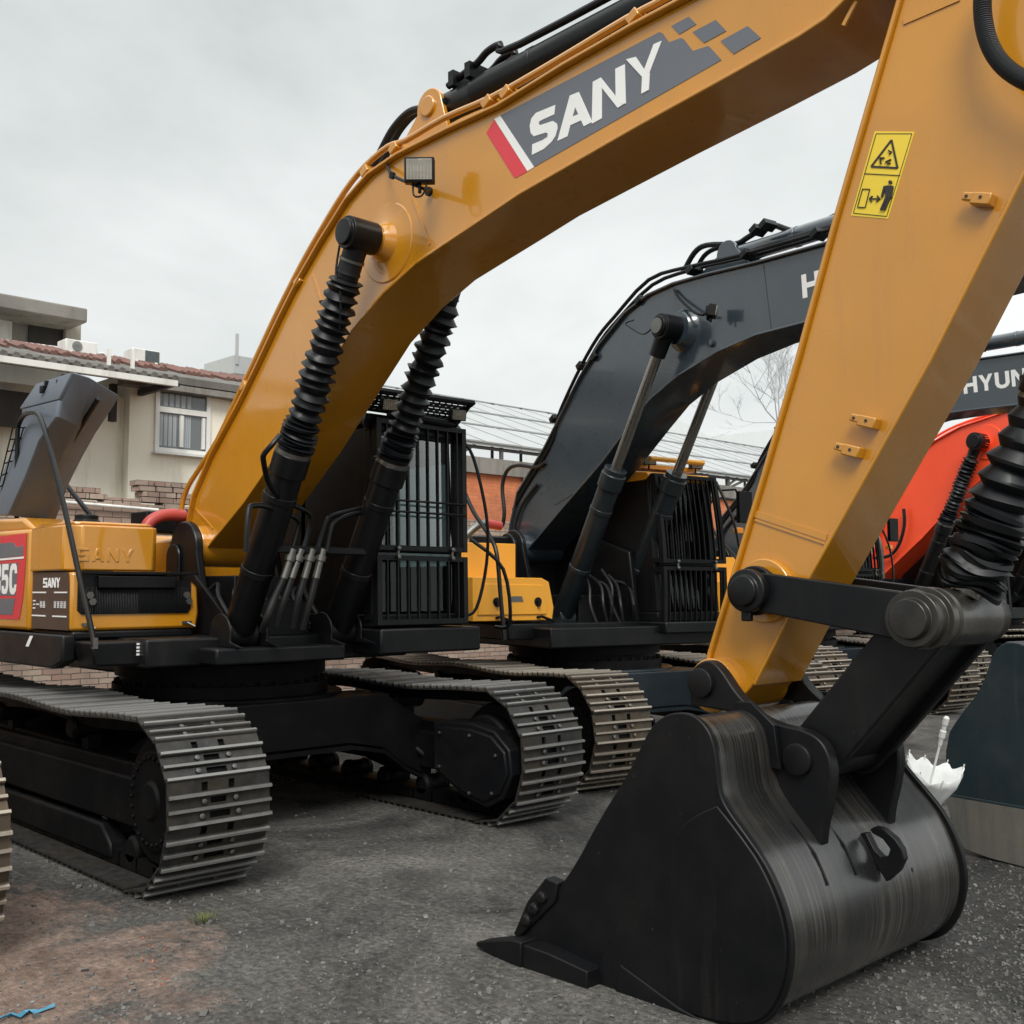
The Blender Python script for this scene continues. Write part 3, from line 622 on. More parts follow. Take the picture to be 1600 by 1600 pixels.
# --- raised engine hood beside the handrail
def hv(x, y, Y): return W0.on(x, y, 'y', Y)
Lf = [hv(*p) for p in ((36, 640, -1.12), (62, 602, -1.12), (118, 584, -1.30))]           # top edge, left to ridge
Rg = [hv(*p) for p in ((118, 584, -1.30), (97, 626, -1.34), (93, 652, -1.36), (66, 690, -1.40), (44, 748, -1.42), (18, 806, -1.42))]
Lm = [hv(*p) for p in ((40, 640, -1.14), (40, 655, -1.10), (30, 690, -1.14), (8, 745, -1.2), (-25, 806, -1.2))]
Re = [hv(*p) for p in ((186, 618, -.80), (178, 634, -.82), (150, 676, -.84), (128, 715, -.86), (108, 755, -.88), (86, 815, -.9))]
Mi = [hv(*p) for p in ((143, 592, -1.14), (132, 632, -1.16), (120, 665, -1.18), (100, 705, -1.20), (82, 750, -1.22), (58, 812, -1.22))]
b = MB()
b.add(Lf + Rg[1:2] + Lm[:1], [(0, 1, 2, 3), (0, 3, 4)])
b.add(Lm + Rg[1:], [(0, 5, 6, 1), (1, 6, 7, 2), (2, 7, 8, 3), (3, 8, 9, 4)])
b.add(Rg + Mi, [(i, i + 6, i + 7, i + 1) for i in range(5)]); b.add(Mi + Re, [(i, i + 6, i + 7, i + 1) for i in range(5)])
ho = b.build('engine_hood', greyhood, E1, 0, 25); m = ho.modifiers.new('thick', 'SOLIDIFY'); m.thickness = .03; m.offset = 1
m = ho.modifiers.new('edge', 'BEVEL'); m.width = .02; m.segments = 2; m.limit_method = 'ANGLE'; m.angle_limit = R(30)
b = MB()
for x, y in ((70, 607), (96, 597)):
    q = W0.on(x, y, 'y', -1.24); b.box(q, (.05, .07, .04)); b.box(q + V((.03, 0, .03)), (.03, .03, .06)); b.box(q + V((.02, -.03, -.02)), (.05, .025, .05))
b.build('latch', blackm, ho, .006)
b = MB(); a_, b_ = W0.on(155, 624, 'y', -1.06), W0.on(114, 690, 'y', -1.10); b.tube([a_ + V((.03, -.02, 0)), b_ + V((.03, -.02, 0))], .02, 8); b.build('grip', blackm, ho)
b = MB(); p, q = W0.on(103, 757, 'y', -.7), W0.on(155, 822, 'y', -.7); b.tube([p, q], .022, 8); b.build('hood_stay', blackm, ho)
brick_chip = mat_wall('brick_chip_red', (.36, .12, .07), (.28, .09, .05), (.2, .1, .07), 6)
b = MB()
for i in range(9):
    t = i / 8; p = W0.on(20 - 60 * t * .2 - 24 * t, 668 + 150 * t, 'y', -1.33); q = W0.on(62 - 52 * t, 668 + 120 * t, 'y', -1.12); b.tube([p, q], .006, 5)
for i in range(6):
    t = i / 5; p = W0.on(20 + 42 * t, 668, 'y', -1.33 + .2 * t); q = W0.on(-16 + 30 * t, 815 - 20 * t, 'y', -1.33 + .2 * t); b.tube([p, q], .006, 5)
b.build('hood_mesh', blackm, ho)

# --- boom
hw = .25; YB = -hw + .03
T = P1([(291, 832), (302, 775), (330, 710), (372, 632), (400, 575), (435, 500), (470, 430), (500, 378), (540, 314), (575, 274), (620, 243), (700, 203), (778, 167), (880, 104), (990, 41), (1075, -4)], -.25)
B = P1([(307, 875), (382, 782), (440, 697), (500, 597), (550, 514), (600, 455), (650, 409), (690, 382), (750, 342), (812, 300), (1000, 192), (1150, 109), (1250, 52), (1289, 26), (1330, -15), (1390, -70)], -.25)
T = T + [(5.6, 4.82), (6.2, 4.95), (6.6, 5.05)]
B = B + [(6.3, 4.62)]
bo = boom(E1, W0, T, B, hw, yellow, [(6.9, 4.98), (6.95, 4.8), (6.75, 4.62)])
b = MB(); b.lathe([(-.30, .17), (.30, .17)], (.02, 0, 2.13), (0, 1, 0), 28); b.lathe([(0, .10), (.04, .10)], (.02, -.34, 2.13), (0, 1, 0), 20); b.build('foot_boss', yellow, bo, .01)
b = MB(); b.prism(circ(.02, 2.11, .22, 20, -10, 190) + [(-.30, 1.42), (.45, 1.42)], .32, .39); b.build('boom_bracket', blackp, E1, .015)
b = MB(); b.prism(circ(.02, 2.11, .22, 20, -10, 190) + [(-.30, 1.42), (.45, 1.42)], -.39, -.32); b.prism(circ(-.10, 2.04, .11, 16, 0, 180) + [(-.21, 1.6), (.01, 1.6)], -.42, -.388); lo = b.build('boom_bracket', blackp, E1, .015)
b = MB(); b.tube([(-.12, -.43, 1.9), (-.06, -.52, 1.88), (-.16, -.55, 1.84)], .025, 8); b.build('tap', zinc, lo)
# cylinder pin boss and weld lines on the boom side
hp = W0.on(562, 368, 'y', -.45); hx, hz = hp.x, hp.z; bx, bz = hx, hz
b = MB(); b.lathe([(-.335, .092), (.305, .092)], (hx, 0, hz), (0, 1, 0), 30)
for s in (-1, 1): b.lathe([(0, .27), (.004, .27), (.010, .262), (.012, .20), (.03, .14), (.075, .115), (.10, .10)], (bx, s * (hw - .031), bz), (0, s, 0), 48)
b.build('pin_boss', yellow, bo)
b = MB()
def seam(p, q, Y=YB, w=.018):
    a, c = W0.on(*p, 'y', Y), W0.on(*q, 'y', Y); d = (c - a); L2 = d.length; b.new().box((a + c) / 2, (L2, .012, w), Matrix.Rotation(-math.atan2(d.z, d.x), 3, 'Y'))
seam((645, 308), (672, 382)); seam((489, 428), (503, 475)); seam((305, 795), (333, 826)); seam((1338, 2), (1318, 40))
build_each(b, 'weld_seam', yellow, bo)
# the big side decal with the lettering
k = 3.2; YD = YB - .0005
D = lambda pts: crop(pts, 700, 0, k)
dec = polys_px(W0, [D([(262, 578), (1058, 160), (1075, 168), (1105, 212), (1165, 190), (1178, 195), (1225, 255), (1300, 230), (1312, 238), (1368, 300), (432, 835)]), D([(1118, 130), (1205, 83), (1242, 122), (1158, 172)]), D([(1225, 160), (1340, 100), (1392, 155), (1282, 215)]), D([(1365, 205), (1500, 130), (1565, 190), (1430, 270)])], YD, greydec, 'boom_decal', bo)
polys_px(W0, [D([(192, 665), (232, 600), (398, 858), (340, 890), (330, 886)])], YD, reddec, 'red_stripe', dec)
polys_px(W0, [D([(232, 595), (262, 578), (432, 835), (398, 856)])], YD, white, 'white_stripe', dec)
LT = [[(537, 525), (532, 572), (470, 600), (455, 610), (455, 622), (462, 626), (525, 605), (545, 618), (549, 640), (538, 680), (520, 708), (480, 745), (420, 775), (422, 722), (475, 700), (498, 685), (500, 668), (490, 663), (430, 682), (414, 665), (409, 630), (418, 592), (440, 565)],
      [(548, 705), (598, 682), (634, 545), (655, 460), (610, 478)], [(609, 484), (655, 460), (722, 610), (680, 632), (634, 530)], [(618, 586), (662, 568), (672, 600), (610, 628)],
      [(720, 620), (725, 410), (765, 388), (770, 440), (770, 592)], [(765, 388), (840, 482), (888, 515), (850, 540), (768, 436)], [(838, 345), (885, 322), (890, 518), (850, 520), (840, 484)],
      [(892, 298), (940, 285), (985, 352), (1010, 365), (1005, 450), (968, 470), (972, 385)], [(1070, 205), (1030, 222), (982, 350), (1008, 366)]]
polys_px(W0, [D(p) for p in LT], YD - .002, white, 'lettering', dec, .002)
# work lamp on the boom side
lp = W0.on(655, 265, 'y', -.46); lo = lamp('work_lamp', bo, lp, (.70, -.70, -.10), .185, .155, .06)
b = MB(); q0, q1, q2 = W0.on(605, 258, 'y', -.24), W0.on(615, 275, 'y', -.34), W0.on(672, 300, 'y', -.24)
b.tube([q0, q1, lp + V((-.02, .03, -.10)), q2], .011, 8, 4); b.tube([lp + V((-.06, 0, -.06)), lp + V((-.05, 0, -.15)), lp + V((.03, 0, -.17)), lp + V((.05, .02, -.10))], .006, 6, 5)
b.lathe([(0, .03), (.02, .03)], q2, (0, -1, 0), 12); b.lathe([(0, .024), (.02, .024)], q1, (0, -1, 0), 12); b.build('lamp_bracket', blackm, lo)
# pipes along the back of the boom
b = MB()
run = [(288, 815), (290, 790), (298, 765), (318, 733), (345, 690), (375, 625), (405, 562), (440, 487), (475, 418), (505, 365), (543, 303), (576, 262), (612, 232), (640, 222), (700, 187), (778, 153), (880, 95), (985, 32), (1060, -8)]
b.tube([W0.on(x - 5, y - 3, 'y', -.22) for x, y in run] + [V((5.7, -.22, 4.90)), V((6.4, -.22, 5.06))], .021, 10, 3)
b.tube([p + V((0, .14, .02)) for p in [W0.on(x - 5, y - 3, 'y', -.22) for x, y in run[3:]]] + [V((5.7, -.08, 4.92)), V((6.4, -.08, 5.08))], .021, 10, 3)
po = b.build('boom_pipe', yellow, bo)
b = MB()
for x, y in ((470, 440), (766, 160), (795, 145), (620, 232), (995, 27), (385, 603), (575, 268)):
    q = W0.on(x, y, 'y', -.22); b.new().box(q + V((-.01, .03, .0)), (.08, .13, .055), Matrix.Rotation(R(-30), 3, 'Y'))
build_each(b, 'pipe_clamp', yellow, po, .006)
# arm cylinder on top with its lug and hard pipes
lug = W0.on(690, 182, 'y', 0.0)
b = MB(); lugp = circ(lug.x + .02, lug.z + .02, .125, 16, 10, 190) + [(lug.x - .34, lug.z - .22), (lug.x + .22, lug.z - .20)]
b.prism(lugp, -.13, -.09); b.prism(lugp, .09, .13); b.lathe([(-.15, .07), (.15, .07)], (lug.x + .02, 0, lug.z + .02), (0, 1, 0), 24); b.build('cylinder_lug', yellow, bo, .008)
a0 = V((lug.x + .02, 0, lug.z + .02)); a1 = a0 + (W0.on(985, 27, 'y', 0) - a0).normalized() * 3.6
ac = cylinder(E1, a0, a1, .105, .06, .72, blackp, 0, 'arm_cylinder', .10, .16)
b = MB(); b.cyl(a0 + (a1 - a0) * .10, a0 + (a1 - a0) * .70, .108, 28)
dA = (a1 - a0).normalized(); up = dA.cross(V((0, 1, 0))) * -1
if up.z < 0: up = -up
for yo in (-.06, .07):
    c0 = a0 + V((0, yo, 0)); b.tube([c0 + dA * .12 + up * .12, c0 + dA * .20 + up * .135, c0 + dA * .40 + up * .17, c0 + dA * .50 + up * .21, c0 + dA * .62 + up * .21, c0 + dA * .80 + up * .145, c0 + dA * 2.6 + up * .145], .024, 10, 4)
for t in (.20, .36): b.box(a0 + dA * t + up * .13, (.05, .22, .10), Matrix.Rotation(-math.atan2(dA.z, dA.x), 3, 'Y'))
b.build('cylinder_pipe', blackp, ac)
b = MB()
for i, (yo, sh) in enumerate(((-.10, 0), (.06, .1))):
    pts = [W0.on(x + sh * 120, y, 'y', yo) for x, y in ((575, 275), (597, 232), (615, 200), (640, 175), (668, 168), (697, 158))]
    b.tube(pts, .026, 10, 5)
b.build('hydraulic_hose', hose, bo)
b = MB(); q = W0.on(697, 158, 'y', -.06); b.cyl(q, q + dA * .14, .032, 12); b.lathe([(0, .045), (.05, .045)], q + dA * .10, dA, 6); b.build('hose_fitting', zinc, bo)

# --- boom cylinders with pleated sleeves
f1 = W0.on(372, 990, 'y', -.45); h1 = V((hx, -.45, hz))
c1 = cylinder(E1, f1, h1, .115, .052, .50, blackp, 14, 'boom_cylinder', .108, .22)
f2 = V((f1.x, .42, f1.z)); c2 = cylinder(E1, f2, V((hx, .42, hz)), .115, .052, .50, blackp, 14, 'boom_cylinder', .108, .22)
b = MB(); g0 = h1 + V((-.10, -.08, -.02)); b.tube([g0, g0 + V((-.05, 0, -.22)), g0 + V((-.02, .02, -.38)), g0 + V((-.16, .1, -.62)), g0 + V((-.26, .18, -.42))], .008, 6, 5); b.build('grease_line', hose, c1)
def pipe(pts, r=.019, par=None, nm='cylinder_pipe', mat=None, sm=4):
    bb = MB(); bb.tube([W0.on(x, y, 'x', X) for x, y, X in pts], r, 10, sm); return bb.build(nm, mat or blackp, par or E1)
C4 = lambda pts: [(300 + x / 4, 650 + y / 4, X) for x, y, X in pts]
pipe(C4([(550, 120, 1.95), (500, 180, 1.95), (450, 240, 1.9), (448, 290, 1.86), (480, 420, 1.75), (560, 520, 1.62), (640, 560, 1.55), (720, 600, 1.5), (742, 645, 1.48), (725, 740, 1.46), (690, 850, 1.45)]), par=c1)
pipe(C4([(338, 850, 1.7), (345, 700, 1.7), (358, 580, 1.68), (385, 560, 1.66), (460, 565, 1.62), (610, 618, 1.52), (665, 655, 1.48), (660, 710, 1.46), (620, 860, 1.45)]), par=c1)
pipe(C4([(1150, 250, 1.5), (1185, 400, 1.45), (1205, 500, 1.45), (1160, 550, 1.45), (1000, 590, 1.45), (870, 625, 1.45), (835, 670, 1.45), (780, 850, 1.45)]), par=c2)
pipe(C4([(1130, 590, 1.47), (1000, 615, 1.47), (910, 650, 1.47), (870, 700, 1.47), (838, 850, 1.47)]), par=c2)
for pts, par in ((((600, 930, 1.45), (575, 1010, 1.44), (520, 1130, 1.42), (470, 1260, 1.4), (440, 1340, 1.3)), c1), (((650, 930, 1.45), (620, 1020, 1.44), (570, 1170, 1.42), (530, 1310, 1.35)), c1), (((725, 930, 1.45), (700, 1020, 1.44), (660, 1160, 1.42), (630, 1320, 1.35)), c2), (((795, 930, 1.45), (770, 1030, 1.44), (735, 1170, 1.42), (690, 1330, 1.35)), c2)):
    h = pipe(C4(pts), .026, par, 'hydraulic_hose', hose)
    bb = MB(); p, q = W0.on(300 + pts[0][0] / 4, 650 + pts[0][1] / 4, 'x', 1.45), W0.on(300 + pts[1][0] / 4, 650 + pts[1][1] / 4, 'x', 1.44); d = (q - p).normalized()
    bb.lathe([(-.12, .028), (-.07, .028), (-.07, .04), (-.03, .04), (-.03, .026), (.10, .028), (.10, .02)], p, d, 12); bb.build('hose_fitting', zinc, h)
b = MB()
q = [W0.on(x, y, 'x', 1.43) for x, y in ((383, 858), (430, 862), (560, 858))]
b.box((q[1] + q[2]) / 2 + V((.02, 0, 0)), (.04, (q[2] - q[0]).length * .9, .05)); b.build('hose_bracket', blackm, E1, .006)
# dark hardware in the middle of the deck: valve block, rams' feet, grey guard plate
FOOT = [(.85, 1.36), (1.36, 1.36)] + circ(f1.x, f1.z, .15, 12, -20, 190)
b = MB(); b.box((.3, .0, 1.66), (.7, .55, .45)); b.box((.75, -.02, 1.55), (.35, .5, .25)); b.prism([(.2, 1.43), (1.1, 1.43), (1.0, 1.50), (.8, 1.58), (.3, 1.9)], -.44, -.40)
b.prism(FOOT, -.60, -.58); b.prism(FOOT, -.30, -.28); b.prism(FOOT, .27, .29); b.prism(FOOT, .55, .57)
for i in range(5): b.lathe([(0, .035), (.16, .035), (.17, .05), (.2, .05)], (.65, -.2 + .1 * i, 1.66), (1, 0, 0), 10)
b.build('valve_block', blackm, E1, .01)
b = MB()
for i in range(7):
    y = -.40 + i * .13; b.tube([(.35, y, 1.70), (.52 + .04 * (i % 3), y + .05, 1.82 - .03 * (i % 2)), (.75, y - .06, 1.72), (.9, y, 1.5)], .017, 8, 4)
b.build('hydraulic_hose', hose, E1)
b = MB(); b.prism([(-.05, 1.45), (.30, 1.45), (.16, 2.0), (.10, 2.0)], .28, .34); b.build('boom_bracket_rib', yellow, E1, .006)
b = MB(); hp_ = [W0.on(x, y, 'x', -.25) for x, y in ((225, 835), (232, 818), (246, 808), (265, 804), (290, 806))]; b.tube(hp_, .05, 14, 4); b.build('engine_hose', hosered, E1)
b = MB(); q = hp_[-1]; b.cyl(q + V((0, -.01, 0)), q + V((0, .07, 0)), .058, 14); b.box(q + V((-.35, .0, -.05)), (.3, .5, .18)); b.build('engine_block', blackm, E1, .01)

# --- cab with bar guard and mesh visor
cb = cab(E1, -.55, 1.24, 1.20, .60, 1.56, 1.48, 3.2, blackm, blackm)
guard(cb, 1.35, 1.31, .60, 1.50, 1.50, 2.07, 3.14, blackp, 8)
vz = MB(); A_, B_, C_, D_ = V((1.20, .52, 3.22)), V((1.20, 1.44, 3.22)), V((1.52, 1.42, 3.33)), V((1.52, .40, 3.31))
nx, ny = 7, 15
def vp(u, v): return A_.lerp(B_, u).lerp(D_.lerp(C_, u), v)
for i in range(ny + 1):
    for j in range(nx):
        u = i / ny; o2 = .5 / ny if j % 2 else 0
        for w in (-.5, .5):
            uu = min(1, max(0, u + w / ny)); 
        vz.tube([vp(min(1, u + o2), j / nx), vp(min(1, max(0, u + (.5 / ny if not j % 2 else 0))), (j + 1) / nx)], .010, 4)
for j in range(nx + 1): vz.tube([vp(0, j / nx), vp(1, j / nx)], .012, 4)
for e in ((A_, B_), (B_, C_), (C_, D_), (D_, A_)): vz.tube(e, .022, 6)
for s, (p, q) in ((0, (A_, D_)), (1, (B_, C_))): vz.add([p, q, q + V((-.05, 0, -.05)), p + V((0, 0, -.14))], [(0, 1, 2, 3)])
vz.add([A_ + V((.02, 0, -.04)), B_ + V((.02, 0, -.04)), B_ + V((.02, 0, -.16)), A_ + V((.02, 0, -.16))], [(0, 1, 2, 3)])
vo = vz.build('sun_visor', blackp, cb); 
for y in (.64, 1.36): lamp('work_lamp', cb, (1.40, y, 3.235), (.9, -.3, -.2), .14, .10, .05)
b = MB(); b.cyl((1.33, .68, 3.18), (1.33, 1.34, 3.16), .03, 12); b.build('wiper_tube', blackm, cb)
b = MB(); b.tube([(1.26, 1.50, 3.06), (1.34, 1.58, 2.9), (1.42, 1.66, 2.4), (1.40, 1.68, 2.0), (1.36, 1.60, 1.62), (1.30, 1.5, 1.56)], .014, 8, 4); b.tube([(1.3, 1.6, 2.2), (1.5, 1.78, 1.95), (1.52, 1.84, 1.5), (1.36, 1.82, 1.46)], .016, 8, 4); b.build('grab_rail', blackp, cb)

# --- arm
ya = .19
AL = P1([(1408.6, 0), (1307, 350), (1250, 560), (1200, 732), (1112, 1022)], -ya); AR = P1([(1600, 266), (1452, 560), (1257, 910), (1177, 1068)], -ya)
armp = [(6.42, 5.25)] + AL + [(4.99, 1.26)] + [(5.06, 1.20), (5.14, 1.20)] + AR[::-1] + [(6.83, 3.85), (7.1, 4.6), (6.9, 5.35)]
b = MB(); b.prism(armp, -ya + .012, ya - .012)
b.ribbon([(6.42, 5.25)] + AL + [(4.99, 1.26)], -ya - .014, ya + .014, -.02) ; b.ribbon([(7.1, 4.6), (6.83, 3.85)] + AR, -ya - .014, ya + .014, .02)
ar = b.build('arm', yellow, E1, .006)
b = MB(); b.lathe([(-ya - .05, .13), (ya + .05, .13)], (5.07, 0, 1.31), (0, 1, 0), 30); b.lathe([(-ya - .03, .15), (ya + .03, .15)], (5.35, 0, 1.765), (0, 1, 0), 30); b.build('arm_boss', yellow, ar, .006)
b = MB(); Yw = -ya + .012
seam((1180, 803), (1292, 840), Yw, .03); seam((1180, 812), (1290, 849), Yw, .012); seam((1412, 34), (1500, -4), Yw, .03); build_each(b, 'weld_seam', yellow, ar)
b = MB()
for x, y in ((1363, 661), (1338, 706), (1541, 315)):
    q = W0.on(x, y, 'y', Yw); rot = Matrix.Rotation(R(18), 3, 'Y')
    b.new().box(q + V((0, -.03, 0)), (.085, .06, .05), rot); b.box(q + rot @ V((-.055, -.045, .005)), (.05, .03, .035), rot)
build_each(b, 'pipe_bracket', yellow, ar, .006)
b = MB()
for x, y in ((1363, 661), (1338, 706), (1541, 315)):
    q = W0.on(x, y, 'y', Yw); rot = Matrix.Rotation(R(18), 3, 'Y')
    for dx_, dy_ in ((.0, -.061), (-.06, -.061)): b.new().lathe([(0, .007), (.002, .007)], q + rot @ V((dx_, dy_, .004)), (0, -1, 0), 10)
build_each(b, 'bolt_hole', ink, ar)
K = lambda pts: crop(pts, 1250, 0, 4.571)
wd = polys_px(W0, [K([(535, 938), (820, 942), (630, 1563), (365, 1540)])], Yw, warny, 'warning_sign', ar)
ink_p = []
def line(p, q, w):
    (a, c), (e, f) = p, q; l = math.hypot(e - a, f - c); nx_, ny_ = -(f - c) / l * w / 2, (e - a) / l * w / 2
    ink_p.append(K([(a + nx_, c + ny_), (e + nx_, f + ny_), (e - nx_, f - ny_), (a - nx_, c - ny_)]))
for p, q, w in (((545, 955), (800, 955), 4), ((800, 955), (620, 1545), 4), ((620, 1545), (382, 1522), 4), ((382, 1522), (545, 955), 4), ((460, 1240), (715, 1254), 5), ((655, 1000), (510, 1190), 13), ((510, 1190), (698, 1200), 13), ((698, 1200), (655, 1000), 13),
                ((412, 1480), (448, 1350), 5), ((448, 1350), (500, 1352), 5), ((500, 1352), (468, 1482), 5), ((468, 1482), (412, 1480), 5), ((498, 1420), (572, 1420), 8), ((498, 1420), (520, 1400), 8), ((498, 1420), (515, 1442), 8), ((572, 1420), (552, 1398), 8), ((572, 1420), (548, 1442), 8),
                ((632, 1075), (655, 1085), 8), ((655, 1085), (640, 1105), 8), ((570, 1130), (605, 1128), 8), ((575, 1130), (580, 1172), 8), ((612, 1160), (652, 1140), 8), ((625, 1172), (648, 1165), 8)): line(p, q, w)
ink_p.append(K([(648 + 13 * math.cos(t * .52), 1303 + 13 * math.sin(t * .52)) for t in range(12)]))
ink_p += [K(q) for q in ([(612, 1328), (668, 1328), (655, 1410), (615, 1410)], [(612, 1328), (600, 1335), (582, 1410), (594, 1412), (612, 1350)], [(668, 1328), (670, 1345), (655, 1418), (646, 1414), (656, 1340)], [(615, 1408), (633, 1408), (592, 1502), (575, 1500)], [(636, 1408), (653, 1408), (612, 1504), (597, 1502)])]
polys_px(W0, ink_p, Yw - .002, ink, 'pictogram', wd, .0015)
# corrugated hose near the top of the arm
hp2 = [W0.on(x, y, 'y', -.30) for x, y in ((1545, -60), (1535, 0), (1540, 50), (1556, 88), (1583, 115), (1625, 135), (1690, 150))]
b = MB(); Q = MB(); Q.tube(hp2, .04, 4, 14); n4 = len(Q.v) // 4; cen = [sum((Q.v[i * 4 + k] for k in range(4)), V()) / 4 for i in range(n4)]
fine = []
for a, c in zip(cen, cen[1:]):
    m_ = max(4, int(round((c - a).length / .0045))); fine += [a.lerp(c, t / m_) for t in range(m_)]
b.tube(fine, [.036 if i % 4 < 2 else .026 for i in range(len(fine))], 14); b.build('corrugated_hose', paint('corrugated_plastic', (.035, .037, .042), .35, 0, .1, (.06, .06, .06), .3, 0), ar, angle=20)

# --- bucket linkage
pl_, pb_, pk_ = V((5.35, 0, 1.765)), V((6.14, 0, 1.65)), V((5.60, 0, 1.03))
def lever(p, q, w0, w1, y0, y1):
    d = (q - p); a = math.atan2(d.z, d.x); n_ = V((-math.sin(a), math.cos(a)))
    A1 = circ(p.x, p.z, w0, 12, math.degrees(a) + 90, math.degrees(a) + 270); A2 = circ(q.x, q.z, w1, 12, math.degrees(a) - 90, math.degrees(a) + 90)
    b.prism(A1 + A2, y0, y1)
for s in (-1, 1):
    b = MB(); lever(pl_, pb_, .088, .10, s * .25, s * .31); b.lathe([(0, .10), (.05, .10), (.055, .115), (.09, .115)], (5.35, s * .205, 1.765), (0, s, 0), 28); b.lathe([(0, .10), (.05, .10), (.055, .07), (.075, .07), (.08, .055)], (5.35, s * .31, 1.765), (0, s, 0), 28); b.box((5.34, s * .33, 1.65), (.05, .03, .05)); b.build('rocker_lever', blackp, E1, .006)
b = MB(); b.lathe([(-.40, .055), (-.398, .08), (-.36, .085), (-.36, .115), (-.33, .12), (-.33, .105), (-.25, .105), (-.25, .13), (-.20, .13), (-.195, .12), (-.17, .12), (-.165, .13), (-.11, .125), (.12, .125), (.2, .13), (.25, .13), (.25, .105), (.33, .105), (.36, .115), (.36, .085), (.40, .08)], pb_, (0, 1, 0), 36)
b.build('linkage_pin', paint('worn_pin', (.018, .017, .016), .3, .1, .2, (.11, .10, .08), .5, .03, .3), E1, .003)
b = MB(); d = pk_ - pb_; aa = math.atan2(d.z, d.x); Lh = d.length; rot = Matrix.Rotation(-aa, 3, 'Y')
b.box((pb_ + pk_) / 2, (Lh - .06, .44, .17), rot); 
for y0, y1 in ((-.245, -.19), (.19, .245)): lever(pb_, pk_, .125, .125, y0, y1)
b.lathe([(-.25, .10), (.25, .10)], pk_, (0, 1, 0), 26); b.build('bucket_link', blackp, E1, .01)
# bucket cylinder, sleeve slumped on the linkage
up_ = V((6.50, .05, 2.48)); pin_b = pb_; pb_ = pb_ + V((.0, .05, 0)); dB = (up_ - pb_).normalized()
b = MB(); b.cyl(pb_ + dB * 1.0, pb_ + dB * 3.0, .092, 32); b.lathe([(0, .105), (.16, .105), (.165, .098), (.2, .098)], pb_ + dB * .99, dB, 32)
for k in range(4):
    a = k * math.pi / 2; b.box(pb_ + dB * 1.05 + V((.092 * math.cos(a), .092 * math.sin(a), 0)), (.04, .04, .09))
cyl = b.build('bucket_cylinder', blackp, E1, .006)
b = MB(); b.cyl(pb_, pb_ + dB * 1.2, .06, 20); b.build('rod', chrome, cyl)
b = MB(); prof = [(.99, .092), (.96, .094)]; 
t = .96
for dt, ro, ri in ((.085, .105, .08), (.09, .112, .084), (.09, .125, .088), (.085, .134, .092), (.075, .139, .097), (.06, .139, .104)):
    prof += [(t - dt * .35, ri), (t - dt * .9, ro), (t - dt, ro * .97)]; t -= dt
while t > .16: prof += [(t - .006, .112 + random.uniform(-.01, .01)), (t - .016, .137 + random.uniform(-.016, .012)), (t - .022, .134)]; t -= .023
prof.append((t - .01, .1)); a_ = dB.orthogonal().normalized(); c_ = dB.cross(a_); rg = []
for j, (tt, r_) in enumerate(prof):
    k = max(0., min(1., (.92 - tt) / .7)); wx, wy = random.uniform(-.16, .16) * k, random.uniform(-.16, .16) * k; ox, oy = random.uniform(-.012, .012) * k, random.uniform(-.012, .012) * k; ph_, el = random.uniform(0, 6), random.uniform(.0, .09) * k
    low = max(0., (.45 - tt) / .4); ring = []
    for i in range(44):
        an = 2 * math.pi * i / 44; u, v = math.cos(an), math.sin(an); rr = r_ * (1 + el * math.cos(2 * an + ph_) + .05 * low * math.sin(5 * an + j))
        ring.append(pb_ + dB * (tt + rr * (wx * u + wy * v) + low * .02 * math.sin(3 * an + 1 + .2 * j)) + a_ * (u * rr + ox) + c_ * (v * rr + oy))
    rg.append(ring)
b.rings(rg)
b.build('bellows', rubber, cyl, angle=28)
b = MB(); b.lathe([(0, .098), (.018, .098)], pb_ + dB * .965, dB, 28); b.build('clamp', zinc, cyl); pb_ = pin_b

